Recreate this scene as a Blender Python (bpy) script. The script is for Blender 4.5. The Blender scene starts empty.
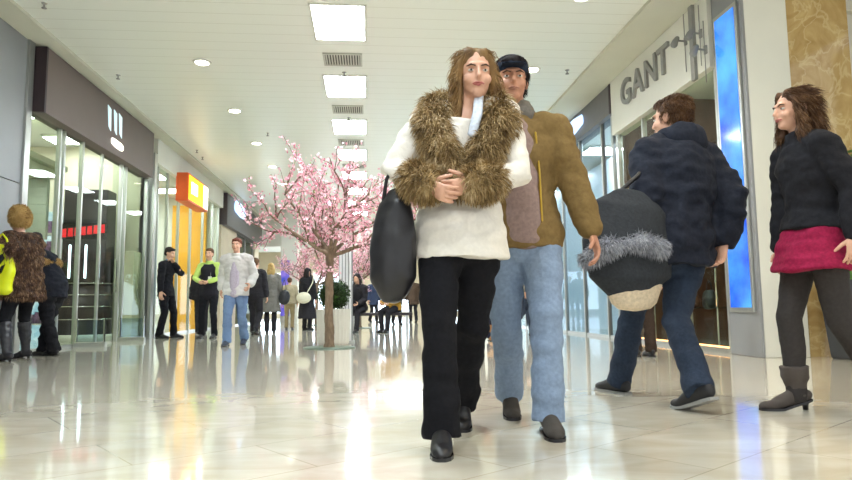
import bpy, bmesh, math, random
from mathutils import Vector, Matrix, noise
V = Vector
sc = bpy.context.scene
col = sc.collection
random.seed(7)
PI = math.pi

# ------------------------------------------------------------------ camera
F_PX, VPX, VPY, ROLL, CAM_H = 650.0, 368.0, 308.0, math.radians(.65), .56
_d = V((VPX - 426, -(VPY - 240), -F_PX)).normalized()
_r = V((math.cos(ROLL), math.sin(ROLL), 0)); _r = (_r - _d * _r.dot(_d)).normalized()
_u = _r.cross(_d)
cam = bpy.data.cameras.new('camera'); cam.sensor_width = 36; cam.lens = F_PX / 852 * 36
cam.clip_start = .05
camo = bpy.data.objects.new('camera', cam); col.objects.link(camo)
camo.matrix_world = Matrix.Translation((0, 0, CAM_H)) @ Matrix((_r, _d, _u)).to_4x4()
sc.camera = camo

# ------------------------------------------------------------------ world, exposure
w = bpy.data.worlds.new('world'); sc.world = w; w.use_nodes = True
w.node_tree.nodes['Background'].inputs[0].default_value = (.96, .99, 1.0, 1)
w.node_tree.nodes['Background'].inputs[1].default_value = 1.0
sc.view_settings.view_transform = 'Standard'; sc.view_settings.look = 'None'
sc.view_settings.gamma = 1; sc.view_settings.use_curve_mapping = False
sc.view_settings.exposure = .52
sc.cycles.max_bounces = 8; sc.cycles.transparent_max_bounces = 16
sc.cycles.sample_clamp_indirect = 6
sc.cycles.use_denoising = True
PANEL_E, SHOP_E = 34.0, 20.0

# ------------------------------------------------------------------ materials
def nt(name):
    m = bpy.data.materials.new(name); m.use_nodes = True
    return m, m.node_tree, m.node_tree.nodes['Principled BSDF']
def srgb(h):
    c = [int(h[i:i + 2], 16) / 255 for i in (0, 2, 4)]
    return tuple(x / 12.92 if x <= .04045 else ((x + .055) / 1.055) ** 2.4 for x in c) + (1,)
def mat(name, h, rough=.5, metal=0, var=.12, scale=8, bump=0, stretch=(1, 1, 1), spec=.5):
    m, t, b = nt(name); c = srgb(h)
    tc = t.nodes.new('ShaderNodeTexCoord'); mp = t.nodes.new('ShaderNodeMapping'); mp.inputs['Scale'].default_value = stretch
    n = t.nodes.new('ShaderNodeTexNoise'); n.inputs['Scale'].default_value = scale; n.inputs['Detail'].default_value = 4
    r = t.nodes.new('ShaderNodeValToRGB')
    r.color_ramp.elements[0].position = .3; r.color_ramp.elements[1].position = .7
    r.color_ramp.elements[0].color = tuple(x * (1 - var) for x in c[:3]) + (1,)
    r.color_ramp.elements[1].color = tuple(min(1, x * (1 + var)) for x in c[:3]) + (1,)
    L = t.links.new
    L(tc.outputs['Object'], mp.inputs['Vector']); L(mp.outputs[0], n.inputs['Vector']); L(n.outputs['Fac'], r.inputs[0]); L(r.outputs[0], b.inputs['Base Color'])
    b.inputs['Roughness'].default_value = rough; b.inputs['Metallic'].default_value = metal
    b.inputs['Specular IOR Level'].default_value = spec
    if bump:
        bp = t.nodes.new('ShaderNodeBump'); bp.inputs['Strength'].default_value = bump; bp.inputs['Distance'].default_value = .01
        L(n.outputs['Fac'], bp.inputs['Height']); L(bp.outputs[0], b.inputs['Normal'])
    return m
def fab(name, h, var=.15, rough=.9): return mat(name, h, rough, 0, var, 60, .25, spec=.2)
def emit(name, h, s, base=None):
    m, t, b = nt(name); b.inputs['Base Color'].default_value = srgb(base or h)
    b.inputs['Emission Color'].default_value = srgb(h); b.inputs['Emission Strength'].default_value = s
    return m
def strands(name, hs, rough=.6):
    m, t, b = nt(name); g = t.nodes.new('ShaderNodeNewGeometry'); r = t.nodes.new('ShaderNodeValToRGB')
    tc = t.nodes.new('ShaderNodeTexCoord'); n = t.nodes.new('ShaderNodeTexNoise'); n.inputs['Scale'].default_value = 14
    mx = t.nodes.new('ShaderNodeMath'); mx.operation = 'MULTIPLY_ADD'; mx.inputs[1].default_value = .6
    m2 = t.nodes.new('ShaderNodeMath'); m2.operation = 'MULTIPLY_ADD'; m2.inputs[1].default_value = 1.4; m2.inputs[2].default_value = -.5
    e = r.color_ramp.elements
    while len(e) < len(hs): e.new(.5)
    for i, h in enumerate(hs): e[i].position = i / (len(hs) - 1); e[i].color = srgb(h)
    t.links.new(tc.outputs['Object'], n.inputs['Vector']); t.links.new(n.outputs['Fac'], m2.inputs[0])
    t.links.new(g.outputs['Random Per Island'], mx.inputs[0]); t.links.new(m2.outputs[0], mx.inputs[2])
    t.links.new(mx.outputs[0], r.inputs[0]); t.links.new(r.outputs[0], b.inputs['Base Color'])
    b.inputs['Roughness'].default_value = rough; b.inputs['Specular IOR Level'].default_value = .25
    return m
def glass(name, tint, refl=.1):
    m, t, b = nt(name); t.nodes.remove(b)
    o = t.nodes['Material Output']; tr = t.nodes.new('ShaderNodeBsdfTransparent'); gl = t.nodes.new('ShaderNodeBsdfGlossy')
    tr.inputs[0].default_value = srgb(tint); gl.inputs['Roughness'].default_value = .02; gl.inputs[0].default_value = (1, 1, 1, 1)
    fr = t.nodes.new('ShaderNodeLayerWeight'); fr.inputs[0].default_value = .25
    mu = t.nodes.new('ShaderNodeMath'); mu.operation = 'MULTIPLY_ADD'; mu.inputs[1].default_value = .06; mu.inputs[2].default_value = refl * .12
    mx = t.nodes.new('ShaderNodeMixShader')
    t.links.new(fr.outputs['Facing'], mu.inputs[0]); t.links.new(mu.outputs[0], mx.inputs[0])
    t.links.new(tr.outputs[0], mx.inputs[1]); t.links.new(gl.outputs[0], mx.inputs[2]); t.links.new(mx.outputs[0], o.inputs[0])
    return m

def floor_mat():
    m, t, b = nt('floor_marble'); L = t.links.new
    tc = t.nodes.new('ShaderNodeTexCoord')
    mp = t.nodes.new('ShaderNodeMapping'); mp.inputs['Rotation'].default_value = (0, 0, math.radians(-35.5)); mp.inputs['Location'].default_value = (.2, -.13, 0)
    L(tc.outputs['Object'], mp.inputs[0])
    br = t.nodes.new('ShaderNodeTexBrick'); br.offset = .5
    br.inputs['Scale'].default_value = 1; br.inputs['Brick Width'].default_value = .97; br.inputs['Row Height'].default_value = .485
    br.inputs['Mortar Size'].default_value = .0022; br.inputs['Mortar Smooth'].default_value = .2
    br.inputs['Color1'].default_value = (1, 1, 1, 1); br.inputs['Color2'].default_value = (.93, .93, .93, 1); br.inputs['Mortar'].default_value = (.62, .58, .5, 1)
    L(mp.outputs[0], br.inputs['Vector'])
    n = t.nodes.new('ShaderNodeTexNoise'); n.inputs['Scale'].default_value = 2.2; n.inputs['Detail'].default_value = 8; n.inputs['Distortion'].default_value = 1.2
    m2 = t.nodes.new('ShaderNodeMapping'); m2.inputs['Scale'].default_value = (1, 2.2, 1); L(tc.outputs['Object'], m2.inputs[0]); L(m2.outputs[0], n.inputs['Vector'])
    r = t.nodes.new('ShaderNodeValToRGB'); r.color_ramp.elements[0].position = .32; r.color_ramp.elements[1].position = .68
    r.color_ramp.elements[0].color = srgb('c8bfab'); r.color_ramp.elements[1].color = srgb('d9d3c3'); L(n.outputs['Fac'], r.inputs[0])
    mx = t.nodes.new('ShaderNodeMix'); mx.data_type = 'RGBA'; mx.blend_type = 'MULTIPLY'; mx.inputs[0].default_value = 1
    L(r.outputs[0], mx.inputs[6]); L(br.outputs['Color'], mx.inputs[7]); L(mx.outputs[2], b.inputs['Base Color'])
    b.inputs['Roughness'].default_value = .1; b.inputs['IOR'].default_value = 1.6
    b.inputs['Coat Weight'].default_value = .5; b.inputs['Coat Roughness'].default_value = .04
    return m
def slat_mat():
    m, t, b = nt('ceiling_slats'); L = t.links.new
    tc = t.nodes.new('ShaderNodeTexCoord'); sp = t.nodes.new('ShaderNodeSeparateXYZ'); L(tc.outputs['Object'], sp.inputs[0])
    md = t.nodes.new('ShaderNodeMath'); md.operation = 'WRAP'; md.inputs[1].default_value = .3; md.inputs[2].default_value = 0; L(sp.outputs['Y'], md.inputs[0])
    lt = t.nodes.new('ShaderNodeMath'); lt.operation = 'LESS_THAN'; lt.inputs[1].default_value = .012; L(md.outputs[0], lt.inputs[0])
    mx = t.nodes.new('ShaderNodeMix'); mx.data_type = 'RGBA'; L(lt.outputs[0], mx.inputs[0])
    mx.inputs[6].default_value = srgb('eaede3'); mx.inputs[7].default_value = srgb('d6d8cb'); L(mx.outputs[2], b.inputs['Base Color'])
    b.inputs['Roughness'].default_value = .32; b.inputs['Specular IOR Level'].default_value = .4
    return m
def marble_mat():
    m, t, b = nt('gold_marble'); L = t.links.new
    tc = t.nodes.new('ShaderNodeTexCoord')
    n = t.nodes.new('ShaderNodeTexNoise'); n.inputs['Scale'].default_value = 3; n.inputs['Detail'].default_value = 10; n.inputs['Distortion'].default_value = 2; L(tc.outputs['Object'], n.inputs['Vector'])
    r = t.nodes.new('ShaderNodeValToRGB'); e = r.color_ramp.elements; e[0].position = .3; e[1].position = .7
    e[0].color = srgb('a98a55'); e[1].color = srgb('c9b07c'); L(n.outputs['Fac'], r.inputs[0])
    v = t.nodes.new('ShaderNodeTexVoronoi'); v.feature = 'DISTANCE_TO_EDGE'; v.inputs['Scale'].default_value = 4
    mm = t.nodes.new('ShaderNodeMix'); mm.data_type = 'RGBA'; mm.inputs[0].default_value = .25
    L(tc.outputs['Object'], mm.inputs[6]); L(n.outputs['Color'], mm.inputs[7]); L(mm.outputs[2], v.inputs['Vector'])
    lt = t.nodes.new('ShaderNodeMapRange'); lt.inputs['From Max'].default_value = .05; lt.inputs['To Min'].default_value = .45; lt.inputs['To Max'].default_value = 0; L(v.outputs['Distance'], lt.inputs[0])
    mx = t.nodes.new('ShaderNodeMix'); mx.data_type = 'RGBA'; L(lt.outputs[0], mx.inputs[0]); L(r.outputs[0], mx.inputs[6]); mx.inputs[7].default_value = srgb('ddcca0'); L(mx.outputs[2], b.inputs['Base Color'])
    b.inputs['Roughness'].default_value = .08
    return m
def screen_mat(name, c1, c2, s, scale=2.5):
    m, t, b = nt(name); L = t.links.new
    tc = t.nodes.new('ShaderNodeTexCoord'); n = t.nodes.new('ShaderNodeTexNoise'); n.inputs['Scale'].default_value = scale; n.inputs['Detail'].default_value = 5; L(tc.outputs['Object'], n.inputs['Vector'])
    r = t.nodes.new('ShaderNodeValToRGB'); e = r.color_ramp.elements; e[0].position = .38; e[1].position = .66; e[0].color = srgb(c1); e[1].color = srgb(c2)
    L(n.outputs['Fac'], r.inputs[0]); L(r.outputs[0], b.inputs['Emission Color']); b.inputs['Emission Strength'].default_value = s
    b.inputs['Base Color'].default_value = (.02, .02, .03, 1); b.inputs['Roughness'].default_value = .1
    return m
M = dict(
    floor=floor_mat(), slats=slat_mat(), plaster=mat('soffit_plaster', 'c9c9b8', .8, var=.03, scale=2),
    white=mat('white_paint', 'dcdcd2', .6, var=.03, scale=2), offwhite=mat('cream_paint', 'd8cfb8', .6, var=.04, scale=2),
    panel=mat('grey_metal_panel', '8b8d8f', .4, .2, .03, 3), steel=mat('brushed_steel', 'b4b6b2', .3, .8, .05, 30, stretch=(1, 1, .1)),
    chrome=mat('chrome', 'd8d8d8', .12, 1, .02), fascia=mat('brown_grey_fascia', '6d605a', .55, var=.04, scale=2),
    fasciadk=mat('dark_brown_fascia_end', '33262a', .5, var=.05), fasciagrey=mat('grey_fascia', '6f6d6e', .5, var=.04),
    beige=mat('beige_wall', 'c8bca2', .6, var=.05, scale=2), sage=mat('sage_wall', 'b9b99c', .6, var=.05, scale=2),
    black=mat('black_gloss', '17151a', .25, var=.2), dark=mat('dark_display', '2a2024', .35, var=.2),
    yellowwall=mat('yellow_wall', 'e9a514', .6, var=.08, scale=2), orange=mat('orange_panel', 'd9581a', .4, var=.06),
    light=emit('light_diffuser', 'edf7ff', PANEL_E), strip=emit('shop_strip_light', 'f6fbff', SHOP_E), warm=emit('warm_strip', 'ffb070', 5),
    spot=emit('downlight_lens', 'fff6e0', 9), ysign=emit('yellow_sign', 'ffc400', 1.5), wsign=emit('white_sign', 'fffdf0', 2.4),
    bsign=emit('blue_white_sign', 'b9d3f2', 1.1), redsign=emit('red_sign', 'd01522', .9), mark=emit('glowing_mark', 'b9cdd2', .8),
    blue=screen_mat('blue_screen', '0a50dc', '4fb0ff', 1.0, 1.3), purple=screen_mat('purple_poster', '2a3fa8', '8a6fc0', 1.0),
    shelfglow=screen_mat('lit_shelf_back', '8fb8c8', 'd8ecf2', .9, 5), cold=emit('cold_light_panel', 'dff0ff', 4.0),
    glass=glass('shop_glass', 'eef4ee'), glass2=glass('cool_glass', 'e4eef4', .2), marble=marble_mat(),
    wood=mat('brown_wood', '5a3a26', .5, var=.25, scale=6, stretch=(1, 1, .15)), goods=mat('packaged_goods', '8a6a90', .5, var=.7, scale=14),
    vent=mat('vent_metal', 'c0c0b4', .5, .1, .03), ventdark=mat('vent_gap', '55554e', .8, var=.05), rubber=mat('grey_plastic', '8a8a86', .5),
    bark=mat('cherry_bark', '7a6754', .9, var=.35, scale=25, bump=.8, stretch=(1, 1, .4)), plate=mat('green_steel_plate', '5f7263', .35, .3, .08),
    petal=strands('pink_petals', ['dd7f96', 'f0b0be', 'f8cfd8', 'fbe6ea'], .7), leafy=strands('blossom_leaves', ['6f9a4a', '93b566'], .6),
    box=strands('boxwood_leaves', ['142408', '24400f', '3d6420'], .5), soil=mat('soil', '3a2c22', .95, bump=.4),
    planter=mat('white_fluted_planter', 'd5d2c8', .45, var=.03), potblk=mat('charcoal_pot', '34363a', .4, var=.08),
    leaf=mat('plant_leaf', '56883a', .35, var=.4, scale=9), skin=mat('skin', 'd2a288', .5, var=.06, scale=12), skin2=mat('tanned_skin', 'b98468', .5, var=.08, scale=12),
    lips=mat('lips', 'b0605a', .4), mlips=mat('dull_lips', 'a06c58', .45), eyew=mat('eye_white', 'd8d4cc', .2, var=.02), iris=mat('iris', '35281e', .1), brow=mat('brow_hair', '4a3626', .8),
)

# ------------------------------------------------------------------ mesh helpers
def tag(o, label=None, cat=None, group=None, kind=None):
    if label: o['label'] = label
    if cat: o['category'] = cat
    if group: o['group'] = group
    if kind: o['kind'] = kind
    return o
def empty(name, loc=(0, 0, 0), rz=0, label=None, cat=None, group=None):
    o = bpy.data.objects.new(name, None); col.objects.link(o); o.location = loc; o.rotation_euler = (0, 0, rz)
    o.empty_display_size = .1
    return tag(o, label, cat, group)
def link(name, me, m, parent=None, smooth=True):
    ms = m if isinstance(m, (list, tuple)) else [m]
    me.materials.clear()
    for x in ms: me.materials.append(x)
    if smooth and len(me.polygons): me.polygons.foreach_set('use_smooth', [True] * len(me.polygons))
    o = bpy.data.objects.new(name, me); col.objects.link(o)
    if parent: o.parent = parent
    return o
class MB:
    def __init__(s): s.v = []; s.f = []; s.mi = []; s.cur = 0
    def face(s, *ids): s.f.append(ids); s.mi.append(s.cur)
    def box(s, x0, x1, y0, y1, z0, z1):
        b = len(s.v); s.v += [V((x, y, z)) for x in (x0, x1) for y in (y0, y1) for z in (z0, z1)]
        for q in ((0, 1, 3, 2), (4, 6, 7, 5), (0, 4, 5, 1), (2, 3, 7, 6), (0, 2, 6, 4), (1, 5, 7, 3)): s.face(*[b + i for i in q])
        return s
    def ring(s, c, X, Y, rx, ry, n, pw=1):
        b = len(s.v)
        for i in range(n):
            a = 2 * PI * i / n; ca, sa = math.cos(a), math.sin(a)
            if pw != 1: ca = math.copysign(abs(ca) ** pw, ca); sa = math.copysign(abs(sa) ** pw, sa)
            s.v.append(c + X * (rx * ca) + Y * (ry * sa))
        return b
    def loft(s, secs, n=14, hint=(1, 0, 0), cap='round', pw=1):
        P = [V(c[0]) for c in secs]; R = [(c[1], c[2] if len(c) > 2 else c[1]) for c in secs]; rings = []
        fr = []
        for i, p in enumerate(P):
            t = (P[min(i + 1, len(P) - 1)] - P[max(i - 1, 0)]).normalized()
            X = V(hint); X = X - t * X.dot(t)
            if X.length < 1e-3: X = t.orthogonal()
            X.normalize(); fr.append((t, X, t.cross(X)))
        def capring(i, sg):
            t, X, Y = fr[i]; r = min(R[i])
            return s.ring(P[i] + t * (sg * r * .55), X, Y, R[i][0] * .72, R[i][1] * .72, n, pw), P[i] + t * (sg * r * .8)
        if cap == 'round': a, p0 = capring(0, -1); rings.append(a)
        else: p0 = P[0]
        for i, p in enumerate(P): rings.append(s.ring(p, fr[i][1], fr[i][2], R[i][0], R[i][1], n, pw))
        if cap == 'round': a, p1 = capring(-1, 1); rings.append(a)
        else: p1 = P[-1]
        for a, b in zip(rings, rings[1:]):
            for i in range(n): j = (i + 1) % n; s.face(a + i, a + j, b + j, b + i)
        if cap:
            s.v += [p0, p1]; k0, k1 = len(s.v) - 2, len(s.v) - 1
            for i in range(n): j = (i + 1) % n; s.face(k0, rings[0] + j, rings[0] + i); s.face(k1, rings[-1] + i, rings[-1] + j)
        return s
    def ell(s, c, r, n=16, m=10, rot=None):
        c = V(c); r = r if hasattr(r, '__len__') else (r, r, r); b = len(s.v)
        for j in range(1, m):
            th = PI * j / m
            for i in range(n):
                a = 2 * PI * i / n; p = V((r[0] * math.sin(th) * math.cos(a), r[1] * math.sin(th) * math.sin(a), r[2] * math.cos(th)))
                s.v.append(c + (rot @ p if rot else p))
        for q in (V((0, 0, r[2])), V((0, 0, -r[2]))): s.v.append(c + (rot @ q if rot else q))
        k = len(s.v)
        for j in range(m - 2):
            for i in range(n): x = (i + 1) % n; s.face(b + j * n + i, b + (j + 1) * n + i, b + (j + 1) * n + x, b + j * n + x)
        for i in range(n): x = (i + 1) % n; s.face(k - 2, b + i, b + x); s.face(k - 1, b + (m - 2) * n + x, b + (m - 2) * n + i)
        return s
    def cyl(s, p, q, r, n=12, r2=None): return s.loft([(p, r), (q, r2 or r)], n, cap='flat')
    def prism(s, poly, x0, x1, ax='X'):
        b = len(s.v); k = len(poly)
        for x in (x0, x1):
            for a, c in poly: s.v.append(V((x, a, c)) if ax == 'X' else V((a, x, c)) if ax == 'Y' else V((a, c, x)))
        for i in range(k): j = (i + 1) % k; s.face(b + i, b + j, b + k + j, b + k + i)
        s.face(*range(b + k - 1, b - 1, -1)); s.face(*range(b + k, b + 2 * k)); return s
    def add(s, o, mtx=None):
        b = len(s.v); s.v += [mtx @ p for p in o.v] if mtx else o.v
        s.f += [tuple(i + b for i in f) for f in o.f]; s.mi += [s.cur] * len(o.f); return s
    def mesh(s, name, fixn=True):
        me = bpy.data.meshes.new(name); me.from_pydata([tuple(p) for p in s.v], [], s.f)
        if fixn:
            bm = bmesh.new(); bm.from_mesh(me); bmesh.ops.recalc_face_normals(bm, faces=bm.faces); bm.to_mesh(me); bm.free()
        if any(s.mi): me.polygons.foreach_set('material_index', s.mi)
        return me
    def build(s, name, m, parent=None, smooth=False, fixn=True, bevel=0):
        mi = list(s.mi); o = link(name, s.mesh(name, fixn), m, parent, smooth)
        if any(mi): o.data.polygons.foreach_set('material_index', mi)
        if bevel:
            b = o.modifiers.new('bevel', 'BEVEL'); b.width = bevel; b.segments = 2; b.limit_method = 'ANGLE'
        return o
def Box(*a): return MB().box(*a)
def remesh(mb, vox, smooth=3, crumple=None, seed=0):
    """voxel union of closed lofts -> one continuous surface"""
    me = mb.mesh('tmp'); o = bpy.data.objects.new('tmp', me); col.objects.link(o)
    r = o.modifiers.new('r', 'REMESH'); r.mode = 'VOXEL'; r.voxel_size = vox
    if smooth: s = o.modifiers.new('s', 'SMOOTH'); s.factor = .5; s.iterations = smooth
    dg = bpy.context.evaluated_depsgraph_get(); out = bpy.data.meshes.new_from_object(o.evaluated_get(dg))
    bpy.data.objects.remove(o); bpy.data.meshes.remove(me)
    if crumple:
        for amp, fx, fy, fz in crumple:
            nr = [v.normal.copy() for v in out.vertices]
            for v, n in zip(out.vertices, nr):
                p = v.co; v.co = p + n * (amp * noise.noise(V((p.x * fx + seed, p.y * fy + seed * .7, p.z * fz))))
    return out
def join_mesh(a, b):
    bm = bmesh.new(); bm.from_mesh(a); bm.from_mesh(b); bm.to_mesh(a); bm.free(); bpy.data.meshes.remove(b); return a
def fur(me, n, length, width, droop=.4, seed=1, lay=(0, 0, -1), head=None):
    """tapered curved hairs standing on a mesh"""
    rnd = random.Random(seed); me.calc_loop_triangles(); tris = me.loop_triangles; vs = me.vertices
    ar = []; tot = 0
    for t in tris: tot += t.area; ar.append(tot)
    import bisect
    mb = MB(); lay = V(lay)
    for _ in range(n):
        t = tris[min(bisect.bisect(ar, rnd.random() * tot), len(tris) - 1)]
        a, b = rnd.random(), rnd.random()
        if a + b > 1: a, b = 1 - a, 1 - b
        p = vs[t.vertices[0]].co * (1 - a - b) + vs[t.vertices[1]].co * a + vs[t.vertices[2]].co * b
        if head:
            lp = head.inverted() @ p; out = head.to_3x3()
            if lp.y < -.03 and abs(lp.x) < .075 and lp.z < .075: continue
            lay = out @ V((math.copysign(.45, lp.x), .75 if lp.z > .02 else .15, -1 if lp.z < .08 else -.35))
        nr = (t.normal * (.25 if head else 1) + V((rnd.uniform(-.5, .5), rnd.uniform(-.5, .5), rnd.uniform(-.5, .5)))).normalized()
        d = (nr + lay * droop).normalized(); L = length * rnd.uniform(.6, 1.2)
        q = p + d * (L * .5); e = p + (d * .6 + lay * droop * .8 + nr * .2).normalized() * L
        side = d.cross(V((rnd.uniform(-1, 1), rnd.uniform(-1, 1), rnd.uniform(-1, 1)))).normalized() * (width * .5)
        k = len(mb.v); mb.v += [p - side, p + side, q - side * .8, q + side * .8, e]
        mb.face(k, k + 1, k + 3, k + 2); mb.face(k + 2, k + 3, k + 4)
    return mb
def struct(name, mb, m, label=None, cat='wall', parent=None, **k):
    o = mb.build(name, m, parent, **k); return tag(o, label, cat, None, 'structure') if not parent else o

# ------------------------------------------------------------------ setting
XL, XR, ZC = -4.6, 4.1, 4.3
struct('floor', Box(-11, 11, -3, 44, -.1, 0), M['floor'], 'polished cream marble tile floor of the mall', 'floor')
struct('ceiling', Box(-4.25, 3.45, -3, 27.4, 4.3, 4.42), M['slats'], 'off-white slatted metal ceiling over the mall walkway', 'ceiling')
struct('trim_1', Box(-4.9, -4.25, -3, 27.4, 4.25, 4.42), M['plaster'], 'plain grey-green ceiling border above the left shops', 'ceiling trim')
struct('trim_2', Box(3.45, 6.6, -3, 27.4, 4.25, 4.42), M['plaster'], 'plain ceiling border above the right shops', 'ceiling trim')
# left near wall of grey panels
pb = MB()
for k in range(8):
    for z0, z1 in ((0, 2.25), (2.26, 4.25)): pb.box(-4.75, XL, 8.96 - 1.3 * (k + 1) + .012, 8.96 - 1.3 * k, z0, z1)
struct('wall_left', pb, M['panel'], 'grey metal panel wall at the far left edge', 'wall', bevel=.004)
struct('trim_3', Box(-4.75, -4.57, 8.96, 9.1, 0, 4.25), M['steel'], 'steel corner post at the end of the grey panel wall', 'post')
# far bulkhead, beyond it the bright court
struct('wall_far', Box(-11, 11, 27.4, 27.7, 3.15, 4.42), M['white'], 'white bulkhead crossing the far end of the walkway', 'bulkhead')
struct('wall_end', Box(-11, 11, 43.7, 44, 0, 4.6), M['beige'], 'beige end wall of the far court', 'wall')
struct('trim_4', Box(-11, 11, 27.4, 44, 4.3, 4.42), M['white'], 'white ceiling of the far court', 'ceiling')
lw = MB()
for x in (-7.5, -3.6, .3, 4.2):
    lw.box(x, x + 2.6, 43.6, 43.72, .3, 2.9)
struct('window_9', lw, M['cold'], 'lit shopfronts on the end wall', 'shopfront')
# shells of the shops: left A, B, C and right D, E
struct('wall_left_back', Box(-10.6, -10.4, 8.6, 27.6, 0, 4.42), M['offwhite'], 'cream back wall of the left shops', 'wall')
struct('wall_left_divider', MB().box(-10.4, -4.78, 8.98, 9.04, 0, 4.25).box(-10.4, -4.75, 27.4, 27.6, 0, 3.3), M['sage'], 'sage side wall of the first left shop', 'wall')
struct('wall_left_partition', Box(-5.35, -4.62, 14.02, 14.14, 0, 4.3), M['sage'], 'sage partition between the first and second left shops', 'wall')
struct('wall_left_partition_inner', Box(-10.4, -5.35, 14.02, 14.14, 0, 4.3), M['offwhite'], 'cream partition behind the lit shelves of the first left shop', 'wall')
struct('wall_left_partition_far', Box(-10.4, -4.62, 20.5, 20.6, 0, 4.3), M['white'], 'white partition behind the second left shop', 'wall')
struct('trim_5', Box(-10.6, -4.78, 8.6, 27.6, 4.0, 4.12), M['white'], 'white ceiling inside the left shops', 'ceiling')
struct('wall_right_back', Box(9.4, 9.6, 6.9, 27.6, 0, 4.42), M['offwhite'], 'cream back wall of the right shops', 'wall')
struct('wall_right_partition', Box(4.25, 9.4, 10.2, 10.32, 0, 4.3), M['wood'], 'brown wooden partition between the right shops', 'wall')
struct('trim_6', Box(4.35, 9.6, 6.9, 27.6, 4.0, 4.12), M['white'], 'white ceiling inside the right shops', 'ceiling')
struct('wall_right', Box(4.05, 4.3, 20.5, 27.6, 0, 4.25), M['white'], 'white far right wall of the walkway', 'wall')
struct('wall_right_side', Box(4.3, 9.4, 20.5, 20.7, 0, 4.25), M['white'], 'white side wall of the far right shop', 'wall')

struct('wall_court_left', Box(-11.2, -11, 27.4, 44, 0, 4.6), M['beige'], 'beige left wall of the far court', 'wall')  # added side wall, stops world light leaking into the far court
struct('wall_court_right', Box(11, 11.2, 27.4, 44, 0, 4.6), M['beige'], 'beige right wall of the far court', 'wall')  # likewise added on this side to block the world light
# -------- shop lights (strip panels)
def strips(spots, name='strip_light', label='', group=''):
    for i, (x0, x1, y0, y1, z, lb) in enumerate(spots):
        e = empty(name, ((x0 + x1) / 2, (y0 + y1) / 2, z), 0, lb, 'light', group)
        cx, cy = (x0 + x1) / 2, (y0 + y1) / 2
        Box(x0 - cx - .03, x1 - cx + .03, y0 - cy - .03, y1 - cy + .03, -.05, 0).build('housing', M['white'], e)
        Box(x0 - cx, x1 - cx, y0 - cy, y1 - cy, -.065, -.048).build('diffuser', M['strip'], e)
strips([(-6.3, -5.3, 9.3, 9.8, 4.0, 'strip light inside the first left shop, above its near end'), (-6.3, -5.3, 11.2, 11.7, 4.0, 'strip light inside the first left shop, above the middle'),
        (-6.3, -5.3, 13, 13.5, 4.0, 'strip light inside the first left shop, over the dark display tower'), (-9, -8, 10.5, 11.5, 4.0, 'strip light at the back of the first left shop'),
        (-6.4, -5.2, 14.8, 15.4, 4.0, 'strip light just inside the second left shop, nearest'), (-6.4, -5.2, 16.6, 17.2, 4.0, 'strip light behind the yellow sign in the second left shop'),
        (-6.4, -5.2, 18.6, 19.2, 4.0, 'strip light at the far end of the second left shop'), (-9, -8, 16.5, 17.5, 4.0, 'strip light at the back of the second left shop'),
        (4.9, 5.9, 8.2, 8.7, 4.0, 'strip light inside the near right shop'),
        (4.8, 6, 11.2, 11.8, 4.0, 'strip light in the bright right shop, nearest'), (4.8, 6, 13.4, 14, 4.0, 'strip light in the bright right shop, second'),
        (4.8, 6, 16, 16.6, 4.0, 'strip light in the bright right shop, third'), (4.8, 6, 18.6, 19.2, 4.0, 'strip light in the bright right shop, farthest')], group='strip lights in the shops')
strips([(-3, 3, 30, 31, 4.3, 'wide light panel of the far court, nearer'), (-3, 3, 36, 37, 4.3, 'wide light panel of the far court, farther')], 'light_panel', group='light panels of the far court')

# -------- left shop A: fascia, glass, posts
e = empty('shop_fascia', (-4.6, 11.4, 3.3), 0, 'brown-grey fascia box over the first left shop with glowing white mark', 'fascia')
Box(-.13, .16, -2.2, 2.32, 0, .93).build('panel', M['fascia'], e)
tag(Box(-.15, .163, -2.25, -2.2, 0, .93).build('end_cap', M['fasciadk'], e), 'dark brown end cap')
sg = MB()
for y0, k, t in ((-.05, 1, .1), (.22, 1, .09), (.45, 1, .1)):
    sg.prism([(y0, .40 + .02 * k), (y0 + t, .36), (y0 + t - .02, .74), (y0 - .06, .78)], .155, .172)
sg.build('sign_mark', M['mark'], e)
MB().loft([((.172, .1, .21), .012, .05), ((.172, .22, .2), .014, .07), ((.172, .5, .19), .014, .07), ((.172, .6, .19), .012, .05)], 12, (1, 0, 0)).build('sign_lozenge', M['wsign'], e)
def pane(n, x, y0, y1, z1, lb, m='glass', z0=.02, posts=(), pw=.05, pm='steel'):
    o = struct('window_%d' % n, Box(x - .006, x + .006, y0, y1, z0, z1), M[m], lb, 'shop window')
    for py in posts: Box(x - .035, x + .035, py - pw / 2, py + pw / 2, 0, z1).build('mullion', M[pm], o, bevel=.006)
    Box(x - .02, x + .02, y0, y1, 0, .05).build('bottom_rail', M['steel'], o)
    return o
pane(1, -4.62, 9.1, 10.85, 3.3, 'near glass pane of the first left shop behind the fur coat woman', posts=(10.02, 10.15, 10.8))
pane(2, -4.62, 12.5, 14.02, 3.3, 'far glass pane of the first left shop before the grey post', posts=(12.5, 12.7, 13.9))
door = struct('door_1', Box(-4.645, -4.635, 10.9, 12.44, .03, 3.3), M['glass'], 'sliding glass door of the first left shop', 'door')
Box(-4.66, -4.62, 11.62, 11.68, .02, 3.3).build('door_stile', M['steel'], door); Box(-4.60, -4.57, 12.3, 12.33, .9, 1.5).build('door_handle', M['chrome'], door)
struct('trim_7', Box(-4.78, -4.5, 14.02, 14.2, 0, 3.9), M['steel'], 'steel end post between the first and second left shops', 'post')
e = empty('meter_cabinet', (-4.8, 13.72, 0), 0, 'plain grey-green cabinet behind glass beside the steel end post', 'cabinet')
Box(-.12, .12, -.24, .24, 0, 1.75).build('body', M['sage'], e, bevel=.01); Box(.12, .13, -.02, .02, .8, 1).build('handle', M['chrome'], e)
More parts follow.
